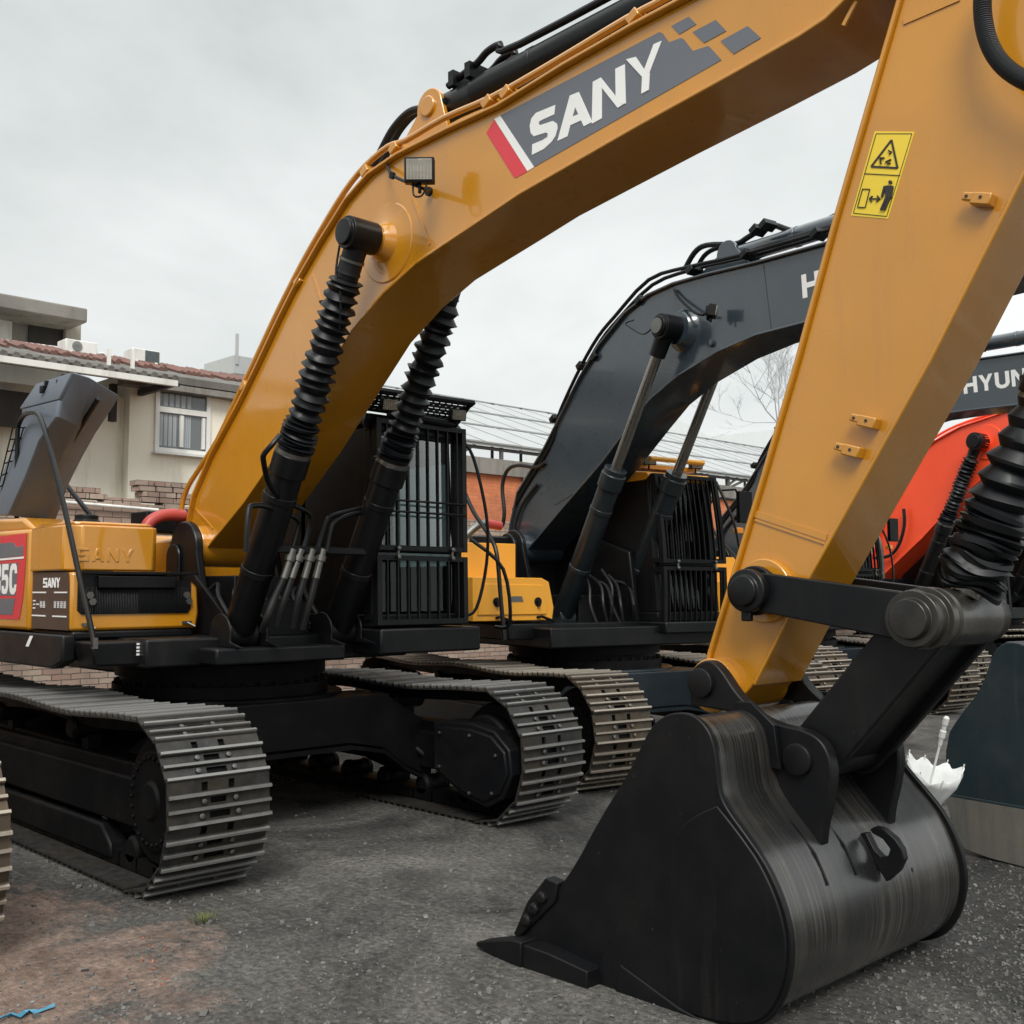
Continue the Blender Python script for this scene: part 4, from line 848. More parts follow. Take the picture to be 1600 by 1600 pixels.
# --- bucket
def bucket(root, ox, oz, shell, plate, fr_w=.80, detail=True):
    """profile in xz for a bucket 1.6 m wide resting with its teeth pointing back at the machine"""
    out = [(4.62, .0), (5.10, -.005), (5.45, .0), (5.66, .05), (5.765, .16), (5.815, .32), (5.80, .48), (5.72, .66), (5.60, .78), (5.52, .865), (5.485, .93), (5.475, 1.02), (5.462, 1.12), (5.43, 1.18), (5.37, 1.222), (5.30, 1.225), (5.25, 1.20)]
    out = chaikin([(x + ox, z + oz) for x, z in out], 2, False)
    bk = MB(); bk.ribbon(out, -fr_w + .03, fr_w - .03, .03); bo_ = bk.build('bucket', shell, root, .004, 50)
    side = [(5.02, .955), (5.14, 1.165), (5.22, 1.225), (5.30, 1.245), (5.38, 1.24), (5.45, 1.19), (5.483, 1.12), (5.495, 1.02), (5.505, .93), (5.54, .87), (5.625, .785), (5.74, .665), (5.825, .49), (5.842, .33), (5.79, .15), (5.68, .03), (5.45, -.02), (4.70, -.02), (4.62, -.0), (4.33, .08), (4.42, .2), (4.65, .43), (4.86, .75)]
    side = chaikin([(x + ox, z + oz) for x, z in side], 2, True, 60)
    for s in (-1, 1):
        p = MB(); p.prism(side, s * fr_w, s * (fr_w - .03))
        if s < 0 or detail:
            wear = [(5.50, .88), (5.60, .79), (5.72, .665), (5.808, .49), (5.822, .33), (5.77, .15), (5.66, .04), (5.40, .0), (4.80, .0), (4.95, .28), (5.15, .58), (5.34, .80)]
            p.prism(chaikin([(x + ox, z + oz) for x, z in wear], 2, True, 60), s * (fr_w + .014), s * (fr_w - .002))
            wl = [(4.98, .12), (5.30, .02), (5.42, .0), (5.40, -.01), (4.95, -.01)]; p.prism([(x + ox, z + oz) for x, z in wl], s * (fr_w + .024), s * (fr_w + .010))
        po_ = p.build('side_plate', plate, bo_, .006)
        c = MB(); c.prism([(x + ox, z + oz) for x, z in [(4.30, .10), (4.34, .09), (4.58, .31), (4.60, .40), (4.52, .41), (4.40, .28)]], s * (fr_w + .02), s * (fr_w - .045)); c.build('side_cutter', plate, po_, .008)
        for u_ in (.2, .5, .8): c = MB(); c.lathe([(0, .032), (.022, .030), (.03, .018)], (4.37 + .17 * u_ + ox, s * (fr_w + .018), .15 + .21 * u_ + oz), (0, s, 0), 8); c.build('bolt', plate, po_, .003)
    l = MB(); l.prism([(x + ox, z + oz) for x, z in [(4.40, .02), (4.46, .055), (4.72, .06), (4.72, -.012), (4.46, -.01)]], -fr_w, fr_w); l.build('lip', plate, bo_, .005)
    for k in range(5):
        y = (-.84 + 1.68 * k / 4) * fr_w / .8; t = MB()
        def sec(x, z0, z1, w): return [V((x + ox, y - w, z0 + oz)), V((x + ox, y + w, z0 + oz)), V((x + ox, y + w, z1 + oz)), V((x + ox, y - w, z1 + oz))]
        t.rings([sec(4.85, -.02, .075, .055), sec(4.62, -.02, .10, .06), sec(4.46, -.015, .105, .065), sec(4.44, -.01, .095, .06)])
        t.rings([sec(4.45, -.012, .115, .075), sec(4.38, -.008, .11, .07), sec(4.11, .015, .035, .05)])
        t.build('tooth', plate, bo_, .006)
    ear = [(5.02, 1.34), (5.02, 1.22), (5.24, 1.21), (5.34, 1.18), (5.40, 1.10), (5.43, .98), (5.52, .72), (5.66, .50), (5.695, .58), (5.70, .72), (5.74, .86), (5.76, .98), (5.745, 1.07), (5.70, 1.13), (5.62, 1.16), (5.50, 1.17), (5.40, 1.20), (5.28, 1.29), (5.20, 1.395), (5.14, 1.44), (5.08, 1.43), (5.03, 1.39)]
    ear = chaikin([(x + ox, z + oz) for x, z in ear], 2, True, 80)
    for s in (-1, 1):
        e = MB(); e.prism(ear, s * .27, s * .34); eo = e.build('ear', plate, bo_, .008)
        for x, z in ((5.09, 1.33), (5.60, 1.03)): q = MB(); q.lathe([(0, .07), (.025, .07), (.03, .055)], (x + ox, s * .339, z + oz), (0, s, 0), 24); q.build('pin_cap', plate, eo, .003)
    for s in (-1, 1):
        q = MB(); q.prism([(5.30 + ox, 1.26 + oz), (5.38 + ox, 1.265 + oz), (5.50 + ox, 1.17 + oz), (5.525 + ox, .98 + oz), (5.47 + ox, .98 + oz), (5.455 + ox, 1.12 + oz), (5.38 + ox, 1.21 + oz), (5.30 + ox, 1.22 + oz)], s * .345, s * .375); q.build('rib', plate, bo_, .004)
    return bo_
bk = bucket(E1, 0, 0, shell_m, blackm)
c4 = lambda pts: crop(pts, 1080, 860, 3.077)
b = MB(); b.prism(W0.xz(c4([(868, 1340), (890, 1325), (935, 1338), (990, 1385), (1022, 1435), (1032, 1482), (1005, 1540), (948, 1590), (905, 1520), (850, 1420), (812, 1360), (850, 1355), (890, 1435), (925, 1472), (955, 1468), (966, 1432), (930, 1385), (882, 1358)]), .02), .0, .045); b.build('lifting_hook', blackm, bk, .004)
b = MB()
for y in (-.42, -.18, .30): b.new(); b.ribbon([(5.70, .66), (5.795, .48), (5.80, .36)], y - .006, y + .006, -.037) if y > 0 else b.ribbon([(5.60, .78), (5.72, .66), (5.78, .54)], y - .006, y + .006, -.036)
build_each(b, 'weld_seam', blackm, bk)

# ================================================================== MACHINE 2: dark boom, bare chrome rods; MACHINE 3 is its twin
H = Frame(-.03, 4.48, -10)
E2 = empty('excavator', (H.o.x, H.o.y, 0), H.a); tag(E2, 'slate grey boomed excavator with chrome cylinder rods standing directly beside the big yellow one', 'excavator', 'excavators parked in the yard')
dslate = paint('dark_slate_steel', (.010, .016, .020), .36, .2, .15, (.05, .046, .04), .3, .03, 0, .35, 1.5, .3)
undercarriage(E2, 2.65, .65, 2.3, -2.4, 1.03, dslate, shoe_r)
T2 = H.xz([(795, 835), (798, 815), (808, 770), (850, 700), (880, 640), (905, 590), (935, 540), (975, 490), (1010, 462), (1050, 444), (1100, 430), (1180, 411), (1300, 378)], -.27)
B2 = H.xz([(815, 868), (880, 790), (940, 720), (985, 660), (1015, 622), (1060, 584), (1120, 547), (1180, 521), (1260, 500)], -.27)
T2 = [(x, z) for x, z in T2] + [(5.2, 4.62), (5.9, 4.45)]; B2 = B2 + [(4.6, 4.04), (5.6, 4.05)]
bo2 = boom(E2, H, T2, B2, .26, teal, [(6.3, 4.3), (6.35, 4.1), (6.15, 3.98)])
YB2 = -.23
b = MB()
def seam2(p, q, w=.02):
    a, c = H.on(*p, 'y', YB2), H.on(*q, 'y', YB2); d = c - a; b.new().box((a + c) / 2, (d.length, .012, w), Matrix.Rotation(-math.atan2(d.z, d.x), 3, 'Y'))
seam2((1192, 415), (1204, 516)); seam2((858, 780), (868, 788), .012); seam2((868, 788), (905, 765), .012)
h2p = H.on(1045, 512, 'y', -.40)
for s in (-1, 1): b.new().lathe([(0, .22), (.02, .21), (.09, .16)], (h2p.x + .03, s * .228, h2p.z), (0, s, 0), 36)
b.new().lathe([(0, .035), (.03, .035), (.035, .02)], H.on(1112, 537, 'y', YB2), (0, -1, 0), 14)
b.new().lathe([(-.31, .17), (.31, .17)], (T2[1][0] + .2, 0, B2[0][1] + .08), (0, 1, 0), 24)
build_each(b, 'pin_boss', teal, bo2)
fx, fz = T2[1][0] + .2, B2[0][1] + .08
for s_ in (-1, 1):
    b = MB(); b.prism(circ(fx, fz, .22, 16, 0, 180) + [(fx - .4, 1.42), (fx + .5, 1.42)], s_ * .33, s_ * .39)
    if s_ < 0: b.prism(circ(fx - .05, fz, .18, 16, 0, 180) + [(fx - .23, 1.9), (fx + .13, 1.9)], -.44, -.385)
    b.build('boom_bracket', blackp, E2, .012)
# boom lettering, continuing past the yellow arm in front
A1, A2 = H.on(1254.5, 466.5, 'y', YB2 - .001), H.on(1252, 430, 'y', YB2 - .001); A3 = H.on(1283, 421, 'y', YB2 - .001)
up2 = A2 - A1; dx2 = A3 - A2; dx2 = dx2.normalized() * up2.length * .92
word('HYUNDAI', A1, dx2, up2, .14, (0, -.002, 0), white, 'lettering', bo2)
lo = lamp('work_lamp', bo2, H.on(1118, 487, 'y', -.36), (.72, .66, -.18), .15, .11, .05)
b = MB(); b.tube([H.on(x, y, 'y', Y) for x, y, Y in ((1054, 453, -.25), (1062, 467, -.28), (1085, 488, -.32), (1100, 492, -.34))], .014, 8, 4); b.lathe([(0, .03), (.03, .03)], H.on(1108, 497, 'y', -.36), (.8, -.6, 0), 10); b.build('lamp_bracket', blackm, lo)
b = MB()
for k, (off, yy) in enumerate(((0, -.24), (9, -.12))):
    run = [(806, 800), (822, 770), (848, 728), (868, 690), (876, 655), (888, 625), (912, 575), (938, 530), (965, 497), (1018, 440 + off * .4), (1080, 420), (1160, 402), (1300, 362)]
    b.tube([H.on(x - 4 + off * .6, y - 3 + off * .5, 'y', yy) for x, y in run], .020, 8, 3)
b.tube([H.on(x, y, 'y', 0) for x, y in ((1068, 425), (1085, 395), (1105, 383), (1150, 381), (1170, 370), (1205, 352), (1250, 362), (1310, 335))], .028, 8, 4)
b.tube([H.on(x, y, 'y', .1) for x, y in ((1086, 425), (1100, 400), (1120, 388), (1150, 386))], .024, 8, 4)
po2 = b.build('boom_pipe', blackm, bo2)
b = MB()
for x, y in ((870, 655), (912, 572), (935, 558), (1005, 470), (1085, 423), (1170, 398), (1280, 366), (1185, 360), (1200, 352)): b.new().box(H.on(x, y, 'y', -.2), (.09, .16, .06), Matrix.Rotation(R(-30), 3, 'Y'))
build_each(b, 'pipe_clamp', blackp, po2, .005)
b = MB(); b.tube([H.on(x, y, 'y', -.25) for x, y in ((853, 722), (838, 730), (810, 727), (793, 735), (785, 760), (788, 800), (785, 822))], .024, 10, 5); b.tube([H.on(x, y, 'y', -.2) for x, y in ((848, 738), (825, 772), (805, 800), (798, 835))], .022, 10, 5); b.tube([H.on(x, y, 'y', -.26) for x, y in ((840, 756), (818, 785), (806, 815), (803, 840))], .02, 10, 5); b.build('hydraulic_hose', hose, bo2)
lg = H.on(1150, 400, 'y', 0)
b = MB(); lp2 = circ(lg.x, lg.z, .13, 14, 10, 180) + [(lg.x - .55, lg.z - .2), (lg.x + .3, lg.z - .16)]
for s in (-1, 1): b.prism(lp2, s * .09, s * .13)
b.build('cylinder_lug', teal, bo2, .006)
ac2 = cylinder(E2, (lg.x, 0, lg.z), (lg.x + (H.on(1310, 350, 'y', 0).x - lg.x) * 2.6, 0, lg.z + (H.on(1310, 350, 'y', 0).z - lg.z) * 2.6), .09, .05, .7, teal, 0, 'arm_cylinder', .10, .15)
fA = H.on(878, 965, 'y', -.42)
for s in (-1, 1): cylinder(E2, (fA.x, s * .42, fA.z), (h2p.x, s * .42, h2p.z), .115, .055, .54, dslate, 0, 'boom_cylinder', .125, .20)
for s in (-1, 1): b = MB(); b.lathe([(0, .075), (.012, .075), (.014, .02)], (h2p.x, s * .555, h2p.z), (0, s, 0), 24); b.build('pin_cap', zinc, bo2)
b = MB(); b.tube([H.on(x, y, 'y', -.52) for x, y in ((1020, 512), (1005, 522), (985, 512), (978, 505), (990, 500))], .008, 6, 5); b.build('grease_line', hose, bo2)
cb2 = cab(E2, -.95, .86, .72, .33, 1.25, 1.44, 3.08, blackm, cabyellow, True)
guard(cb2, .98, .84, .34, 1.22, 1.40, 2.05, 3.04, blackm, 11, .06, False)
for y in (.42, 1.12): lamp('work_lamp', cb2, (.66, y, 3.20), (.9, -.3, -.1), .15, .10, .05)
b = MB(); b.box((.25, .79, 3.15), (.6, .86, .05)); b.tube([(.6, .4, 3.16), (.68, .4, 3.22), (.68, 1.2, 3.22), (.6, 1.2, 3.16)], .03, 8); b.build('roof_guard', cabyellow, cb2, .02)
b = MB(); b.tube([(.80, 1.28, 3.0), (1.02, 1.34, 2.5), (1.08, 1.36, 2.0), (1.02, 1.32, 1.5)], .016, 8, 4); b.build('grab_rail', blackp, cb2)
b = MB(); b.box((.9, 1.62, 2.72), (.06, .20, .36)); b.tube([(.85, 1.3, 2.9), (.88, 1.5, 2.92), (.88, 1.6, 2.8)], .014, 8); mr = b.build('wing_mirror', blackm, cb2, .02)
b = MB(); b.box((.9, 1.52, 2.45), (.05, .12, .07)); b.build('reflector', orangelens, mr, .01)
b = MB(); b.box((-.5, 0, 1.30), (2.9, 2.3, .20)); b.box((-.1, -.05, 1.36), (1.5, 2.8, .16)); b.box((.1, .8, 1.38), (1.9, 1.05, .12)); b.box((.05, .05, 1.55), (.5, .7, .35)); b.prism([(-.9, 1.43), (.62, 1.43), (.5, 2.2), (-.9, 2.6)], .24, .30); b.box((-.88, 0, 1.9), (.05, 1.9, 1.0)); b.build('deck', blackp, E2, .015)
b = MB(); b.box((-1.7, 0, 1.85), (1.6, 2.7, .85)); b.prism([(-3.0, 1.3), (-2.4, 1.2), (-2.4, 2.25), (-2.9, 2.25), (-3.05, 2.0)], -1.35, 1.35); eh2 = b.build('engine_housing', cabyellow, E2, .04)
b = MB(); b.prism([(-1.85, 1.47), (-.89, 1.47), (-.87, 1.6), (-.93, 1.86), (-1.02, 1.90), (-1.85, 1.905)], -.9, .62, 'x'); b.prism([(-1.80, 1.53), (-.97, 1.53), (-.96, 1.6), (-1.01, 1.83), (-1.75, 1.84)], .62, .635, 'x'); b.box((-.3, -1.45, 2.08), (1.1, .72, .36)); tb2 = b.build('tool_box', cabyellow, E2, .05, 35, 4)
b = MB()
for y in (-1.58, -1.08): b.prism(circ(y, 1.66, .045, 14), .634, .642, 'x'); b.box((.65, y, 1.64), (.03, .03, .06)); b.tube([(.62, y, 1.50), (.66, y + .03, 1.51), (.67, y + .18, 1.46)], .014, 6)
b.build('latch', blackm, tb2)
b = MB(); b.prism([(-1.42, 1.66), (-1.26, 1.66), (-1.28, 1.715), (-1.40, 1.715)], .634, .64, 'x'); b.build('handle', zinc, tb2)
b = MB(); r2 = [H.on(x, y, 'y', -1.75) for x, y in ((722, 760), (740, 800), (765, 838), (776, 865), (782, 930), (788, 1000))]; b.tube(r2, .022, 8, 4); b.build('handrail', blackp, E2)
b = MB(); b.tube([H.on(x, y, 'x', -1.2) for x, y in ((725, 840), (745, 822), (760, 818))], .05, 12, 3); b.build('engine_hose', zinc, E2)
b = MB(); b.tube([H.on(x, y, 'x', -1.2) for x, y in ((760, 818), (782, 822))], .055, 12); b.build('engine_hose', hosered, E2)
b = MB()
for i in range(6):
    y = -.25 + i * .09; b.tube([(.30, y, 2.0 - .06 * (i % 3)), (.42 + .05 * (i % 2), y + .03 * (i % 3), 1.82), (.50 + .07 * (i % 3), y - .05 + .03 * (i % 2), 1.62), (.55, y + .05 * (i % 2), 1.42)], .019, 8, 4)
b.build('hydraulic_hose', hose, E2)
# arm and bucket of the second machine
b = MB(); AX = [(6.45, 4.75), (6.25, 3.4), (5.95, 2.1), (5.74, 1.62), (5.74, 1.44), (5.86, 1.42), (6.2, 1.75), (6.6, 2.6), (6.9, 3.6), (6.95, 4.6), (6.7, 4.9)]
b.prism(AX, -.2, .2); ar2 = b.build('arm', teal, E2, .01)
mir = lambda pts: [(10.9 - x, z * 1.15) for x, z in pts]
bo2_side = [(5.02, .955), (5.14, 1.165), (5.22, 1.225), (5.30, 1.245), (5.38, 1.24), (5.45, 1.19), (5.483, 1.12), (5.56, .96), (5.72, .80), (5.83, .66), (5.842, .34), (5.79, .15), (5.70, .03), (5.45, .0), (4.70, .0), (4.33, .08), (4.42, .2), (4.65, .43), (4.86, .75)]
sh2 = [(4.62, .02), (5.10, .015), (5.45, .02), (5.66, .05), (5.765, .16), (5.815, .34), (5.80, .66), (5.70, .79), (5.53, .96), (5.462, 1.12), (5.37, 1.222), (5.25, 1.20)]
b = MB(); b.ribbon(mir(sh2)[::-1], -.77, .77, -.03); bk2 = b.build('bucket', tealb, E2, .004, 50)
for s_ in (-1, 1):
    b = MB(); b.prism(chaikin(mir(bo2_side), 1, True, 60), s_ * .80, s_ * .77); b.prism(chaikin(mir([(5.84, .335), (5.79, .15), (5.70, .03), (5.45, .0), (4.70, .0), (4.40, .335)]), 1, True, 30), s_ * .816, s_ * .798); sp_ = b.build('side_plate', tealb, bk2, .006)
    if s_ < 0:
        b = MB(); b.prism(chaikin(mir([(5.828, .32), (5.78, .15), (5.70, .035), (5.45, .006), (4.70, .006), (4.42, .32)]), 1, True, 30), -.8165, -.819); b.build('dried_mud', mat_wall('dried_mud', (.17, .155, .125), (.10, .095, .08), (.05, .06, .06)), sp_)
    b = MB(); b.prism(chaikin([(5.42, 1.36), (5.66, 1.36), (5.68, 1.52), (5.74, 1.60), (5.82, 1.62), (5.90, 1.56), (5.95, 1.4), (6.2, 1.1), (6.0, .9), (5.5, 1.2)], 1, True, 80), s_ * .27, s_ * .34); eo = b.build('ear', tealb, bk2, .008)
    b = MB(); b.lathe([(0, .07), (.025, .07), (.03, .05)], (5.81, s_ * .339, 1.52), (0, s_, 0), 24); b.build('pin_cap', teal, eo, .003)
for k in range(5):
    y = -.8 + .4 * k; b = MB(); b.rings([[V((x, y - w, z0)), V((x, y + w, z0)), V((x, y + w, z1)), V((x, y - w, z1))] for x, z0, z1, w in ((6.15, .0, .11, .055), (6.45, .0, .12, .065), (6.75, .03, .05, .05))]); b.build('tooth', tealb, bk2, .006)
for s in (-1, 1):
    b = MB(); lever(V((6.17, 0, 1.95)), V((6.86, 0, 1.90)), .10, .11, s * .25, s * .31); b.build('rocker_lever', teal, E2, .006)
b = MB(); lever(V((6.86, 0, 1.90)), V((6.35, 0, 1.25)), .12, .12, -.2, .2); b.build('bucket_link', teal, E2, .006)
cylinder(E2, (7.2, 0, 3.4), (6.86, 0, 1.92), .11, .06, .5, blackp, 0, 'bucket_cylinder', .1, .16)
bpy.context.view_layer.update()
E3 = copy_tree(E2); E3.location = (H.o.x - 1.0, H.o.y + 5.54, 0); tag(E3, 'farther slate grey excavator whose white lettering shows between the yellow arm and the right edge', 'excavator', 'excavators parked in the yard')

# ================================================================== MACHINE 4: red boom behind
q = CAMP + ray(1520, 1046) * 17.0; a4 = R(-10); c_, s_ = math.cos(a4), math.sin(a4); fx_, fy_ = 2.3, -1.6
RD = Frame(q.x - (fx_ * c_ - fy_ * s_), q.y - (fx_ * s_ + fy_ * c_), -10)
E4 = empty('excavator', (RD.o.x, RD.o.y, 0), RD.a); tag(E4, 'bright red boomed excavator at the back with one ribbed black sleeve on its boom cylinder', 'excavator', 'excavators parked in the yard')
undercarriage(E4, 2.6, .6, 2.3, -2.3, 1.0, under, shoe_r)
T4 = RD.xz([(1345, 915), (1352, 895), (1375, 840), (1397, 775), (1425, 720), (1460, 690), (1500, 668), (1560, 648), (1640, 620), (1760, 590)], -.27)
B4 = RD.xz([(1372, 915), (1382, 895), (1440, 840), (1500, 775), (1545, 738), (1600, 708), (1680, 680), (1760, 660)], -.27)
bo4 = boom(E4, RD, T4, B4, .27, red, [(T4[-1][0] + .4, T4[-1][1] - .1), (T4[-1][0] + .5, T4[-1][1] - .4), (T4[-1][0] + .2, B4[-1][1] - .1)])
b = MB()
p = RD.on(1528, 690, 'y', -.42)
b.lathe([(-.42, .15), (.42, .15)], (p.x, 0, p.z), (0, 1, 0), 24); b.lathe([(0, .3), (.015, .29)], (p.x + .05, -.24, p.z), (0, -1, 0), 30); b.build('pin_boss', red, bo4)
f = RD.on(1432, 935, 'y', -.42)
for s in (-1, 1): cylinder(E4, (f.x, s * .42, f.z), (p.x, s * .42, p.z), .125, .055, .50, blackp, 15, 'boom_cylinder', .15, .24)
b = MB()
for k in range(2): b.tube([RD.on(x + 5 * k, y + 3 * k, 'y', -.2) for x, y in ((1372, 842), (1392, 775), (1418, 722), (1452, 690), (1495, 665), (1570, 640))], .025, 8, 4)
b.build('boom_pipe', red, bo4)
b = MB(); b.tube([RD.on(x, y, 'y', -.34) for x, y in ((1412, 795), (1413, 820), (1405, 850), (1390, 868), (1365, 872))], .03, 8, 4); b.build('hydraulic_hose', hose, bo4)
b = MB(); b.tube([RD.on(x, y, 'y', -.36) for x, y in ((1370, 830), (1378, 860), (1380, 900), (1382, 925))], .03, 8, 4); b.build('handrail', zinc, E4)
b = MB(); b.box((-.6, 0, 1.3), (3., 2.6, .25)); b.box((-1.4, 0, 1.7), (2.6, 2.5, .6)); dk = b.build('deck', blackp, E4, .02)
gx0 = RD.on(1330, 920, 'y', -1.3); gx1 = RD.on(1378, 920, 'y', -1.3)
b = MB(); gr0, gr1 = RD.on(1325, 888, 'x', .6), RD.on(1382, 922, 'x', .6)
b.box(((.2), (gr0.y + gr1.y) / 2, (gr0.z + 1.4) / 2), (.7, abs(gr1.y - gr0.y), gr0.z - 1.4))
for i in range(12): b.box((.56, gr0.y + (gr1.y - gr0.y) * (i + .5) / 12, (gr0.z + 1.4) / 2), (.04, .02, gr0.z - 1.45))
b.build('radiator_grille', blackm, E4, .01)
cab(E4, -.6, 1.1, 1.0, .55, 1.5, 1.43, 3.1, blackm, blackm)
b = MB(); b.lathe([(-.3, .2), (.3, .2)], (T4[0][0] + .15, 0, T4[0][1] + .1), (0, 1, 0), 20)
for s in (-1, 1): b.prism(circ(T4[0][0] + .15, T4[0][1] + .1, .25, 12, 0, 180) + [(T4[0][0] - .3, 1.4), (T4[0][0] + .7, 1.4)], s * .3, s * .36)
b.build('boom_bracket', red, E4, .01)

bpy.context.view_layer.update()
E5 = copy_tree(E4); E5.location = (RD.o.x - .9, RD.o.y + 5.4, 0); tag(E5, 'far orange yellow excavator mostly hidden behind the pleated sleeve at the right edge', 'excavator')
def recolour(o):
    for sl_ in o.material_slots:
        if sl_.material == red: sl_.link = 'OBJECT'; sl_.material = cabyellow
    for ch in o.children: recolour(ch)
recolour(E5)

# ================================================================== MACHINE 0: only the rusty track end of the neighbour shows at the left edge
q = W0.on(20, 1335, 'z', .52)
E0 = empty('excavator', (q.x - 2.5, q.y - 1.70, 0)); tag(E0, 'rusty crawler undercarriage whose track end shows at the left picture edge', 'excavator', 'excavators parked in the yard')
undercarriage(E0, 2.75, .65, 2.5, -2.5, 1.03, under, shoe_r)
b = MB(); b.box((-1.2, 0, 1.32), (3.2, 2.4, .2)); b.build('deck', blackp, E0, .02)
b = MB(); b.box((-2.3, 0, 1.9), (2.2, 2.7, .95)); b.prism([(-3.7, 1.3), (-3.3, 1.2), (-3.3, 2.3), (-3.6, 2.2)], -1.3, 1.3); b.build('engine_housing', cabyellow, E0, .05)

# ================================================================== the yard: ground, walls, houses
def structure(o): o['kind'] = 'structure'; return o
b = MB(); n_ = 60
gv = []; xs = [-160 + 320 * i / 40 for i in range(41)]
gm = MB(); gm.add([(-220, -220, 0), (220, -220, 0), (220, 220, 0), (-220, 220, 0)], [(0, 1, 2, 3)])
structure(gm.build('ground', ground_m))

XW = -5.6
def zat(x, y, X): return W0.on(x, y, 'x', X).z
b = MB(); b.box((XW - .13, 8.0, 1.46), (.25, 34, 2.92))
for i in range(150):
    y = -9 + i * .27 + random.uniform(-.02, .02)
    if random.random() < .55: b.box((XW - .13, y, 2.92 + .035), (.24, .235, .066), Matrix.Rotation(random.uniform(-.06, .06), 3, 'Z'))
y0, y1 = W0.on(95, 780, 'x', XW).y, W0.on(188, 780, 'x', XW).y
for r_ in range(4):
    yy = y0 + .1 * r_ + random.uniform(0, .1); e = y1 - .05 - .25 * r_
    while yy < e: b.box((XW - .13, yy, 2.99 + .074 * r_), (.24, .225, .066), Matrix.Rotation(random.uniform(-.05, .05), 3, 'Z')); yy += .245
y2, y3 = W0.on(226, 780, 'x', XW).y, W0.on(300, 780, 'x', XW).y
for r_ in range(4):
    yy = y2 + random.uniform(0, .1)
    while yy < y3: b.box((XW - .13, yy, 2.99 + .074 * r_), (.24, .225, .066), Matrix.Rotation(random.uniform(-.05, .05), 3, 'Z')); yy += .245
wl = b.build('brick_wall', brick_old); tag(wl, 'low ragged wall of old grey brown bricks behind the machines', 'wall')
b = MB(); p, q = W0.on(82, 783, 'x', XW + .06), W0.on(247, 797, 'x', XW + .06); b.tube([p, q], .022, 8); o = b.build('conduit_pipe', whitep); tag(o, 'thin pale pipe running along the top of the old brick wall', 'pipe')

XB = -8.6
HS = empty('house', (XB, 3.5, 0)); tag(HS, 'cream rendered house with a white framed window and red tiled eaves', 'house')
def hp_at(o): o.parent = HS; o.location = (-XB, -3.5, 0); return o
def px(x, y, X=XB): return W0.on(x, y, 'x', X)
eave = px(300, 594).z; yl = px(108, 700).y; ymid = px(201, 700).y; yr = px(470, 700).y
b = MB(); b.box((XB - 3, (ymid + yr) / 2, eave / 2), (6, yr - ymid, eave)); b.box((XB - 3.2, (yl - 12 + ymid) / 2, (eave - .4) / 2), (6, ymid - yl + 12, eave - .4)); hp_at(b.build('wall', beige))
wy0, wy1, wz0, wz1 = px(243, 704).y, px(323, 708).y, px(243, 702).z, px(322, 617).z
b = MB(); wm = (wy0 + wy1) / 2; wt = wz0 + (wz1 - wz0) * .66
for y in (wy0, wy1): b.box((XB + .02, y, (wz0 + wz1) / 2), (.06, .07, wz1 - wz0 + .07))
for z in (wz0, wz1): b.box((XB + .022, wm, z), (.06, wy1 - wy0 - .07, .07))
b.box((XB + .024, wm, wt), (.06, wy1 - wy0 - .07, .09)); b.box((XB + .026, wm - .03, (wz0 + wt) / 2), (.06, .06, wt - wz0 - .14)); b.box((XB + .03, wy1 - .09, (wz0 + wt) / 2), (.05, .05, wt - wz0 - .14)); b.box((XB + .06, wm, wz0 - .055), (.14, wy1 - wy0 + .14, .04))
wf = hp_at(b.build('window', whitep))
b = MB(); b.box((XB + .006, wm, (wz0 + wz1) / 2), (.01, wy1 - wy0 - .05, wz1 - wz0 - .05)); o = b.build('pane', pane_m); o.parent = wf
b = MB()
for (ya_, yb_) in ((wy0 + .06, wm - .08), (wm + .02, wm + .16)):
    n_ = 16
    for i in range(n_):
        y = ya_ + (yb_ - ya_) * i / n_
        if i % 4 in (0, 1, 2): b.box((XB + .013, y, (wz0 + wt) / 2), (.004 + .003 * (i % 2), (yb_ - ya_) / n_ * .9, wt - wz0 - .14))
        if ya_ < wm - .1: b.box((XB + .013, wy0 + .1 + (wm - wy0 + .1) * i / n_, (wt + wz1) / 2), (.004, .035 if i % 3 else .0, wz1 - wt - .14))
o = b.build('curtain', mat_wall('grey_curtain', (.40, .43, .45), (.33, .36, .38), (.3, .32, .34))); o.parent = wf
b = MB(); p = px(371, 605); b.cyl((XB + .06, p.y, eave - .05), (XB + .06, p.y, .2), .05, 12); hp_at(b.build('drainpipe', whitep))
# tiled roof strip above the eaves
b = MB(); yA, yZ = yl - 12, yr + .4
rz1 = px(300, 581, XB - 1.6).z
b.prism([(XB + .22, eave - .02), (XB - 1.6, rz1), (XB - 1.6, rz1 - .12), (XB + .22, eave - .16)], yA, yZ)
rf = hp_at(b.build('roof', tilegrey))
b = MB(); nz = 170
for i in range(nz):
    y = yA + (yZ - yA) * i / nz; p, q = V((XB + .20, y, eave + .01)), V((XB - 1.58, y, rz1 + .03)); b.tube([p.lerp(q, .42 + .4 * random.random() ** 2), q], random.uniform(.035, .055), 6)
o = b.build('roof_tiles', tilered); o.parent = rf
b = MB(); b.box((XB + .1, (ymid + yr) / 2, eave - .2), (.24, yr - ymid + .4, .12)); hp_at(b.build('cornice', concrete))
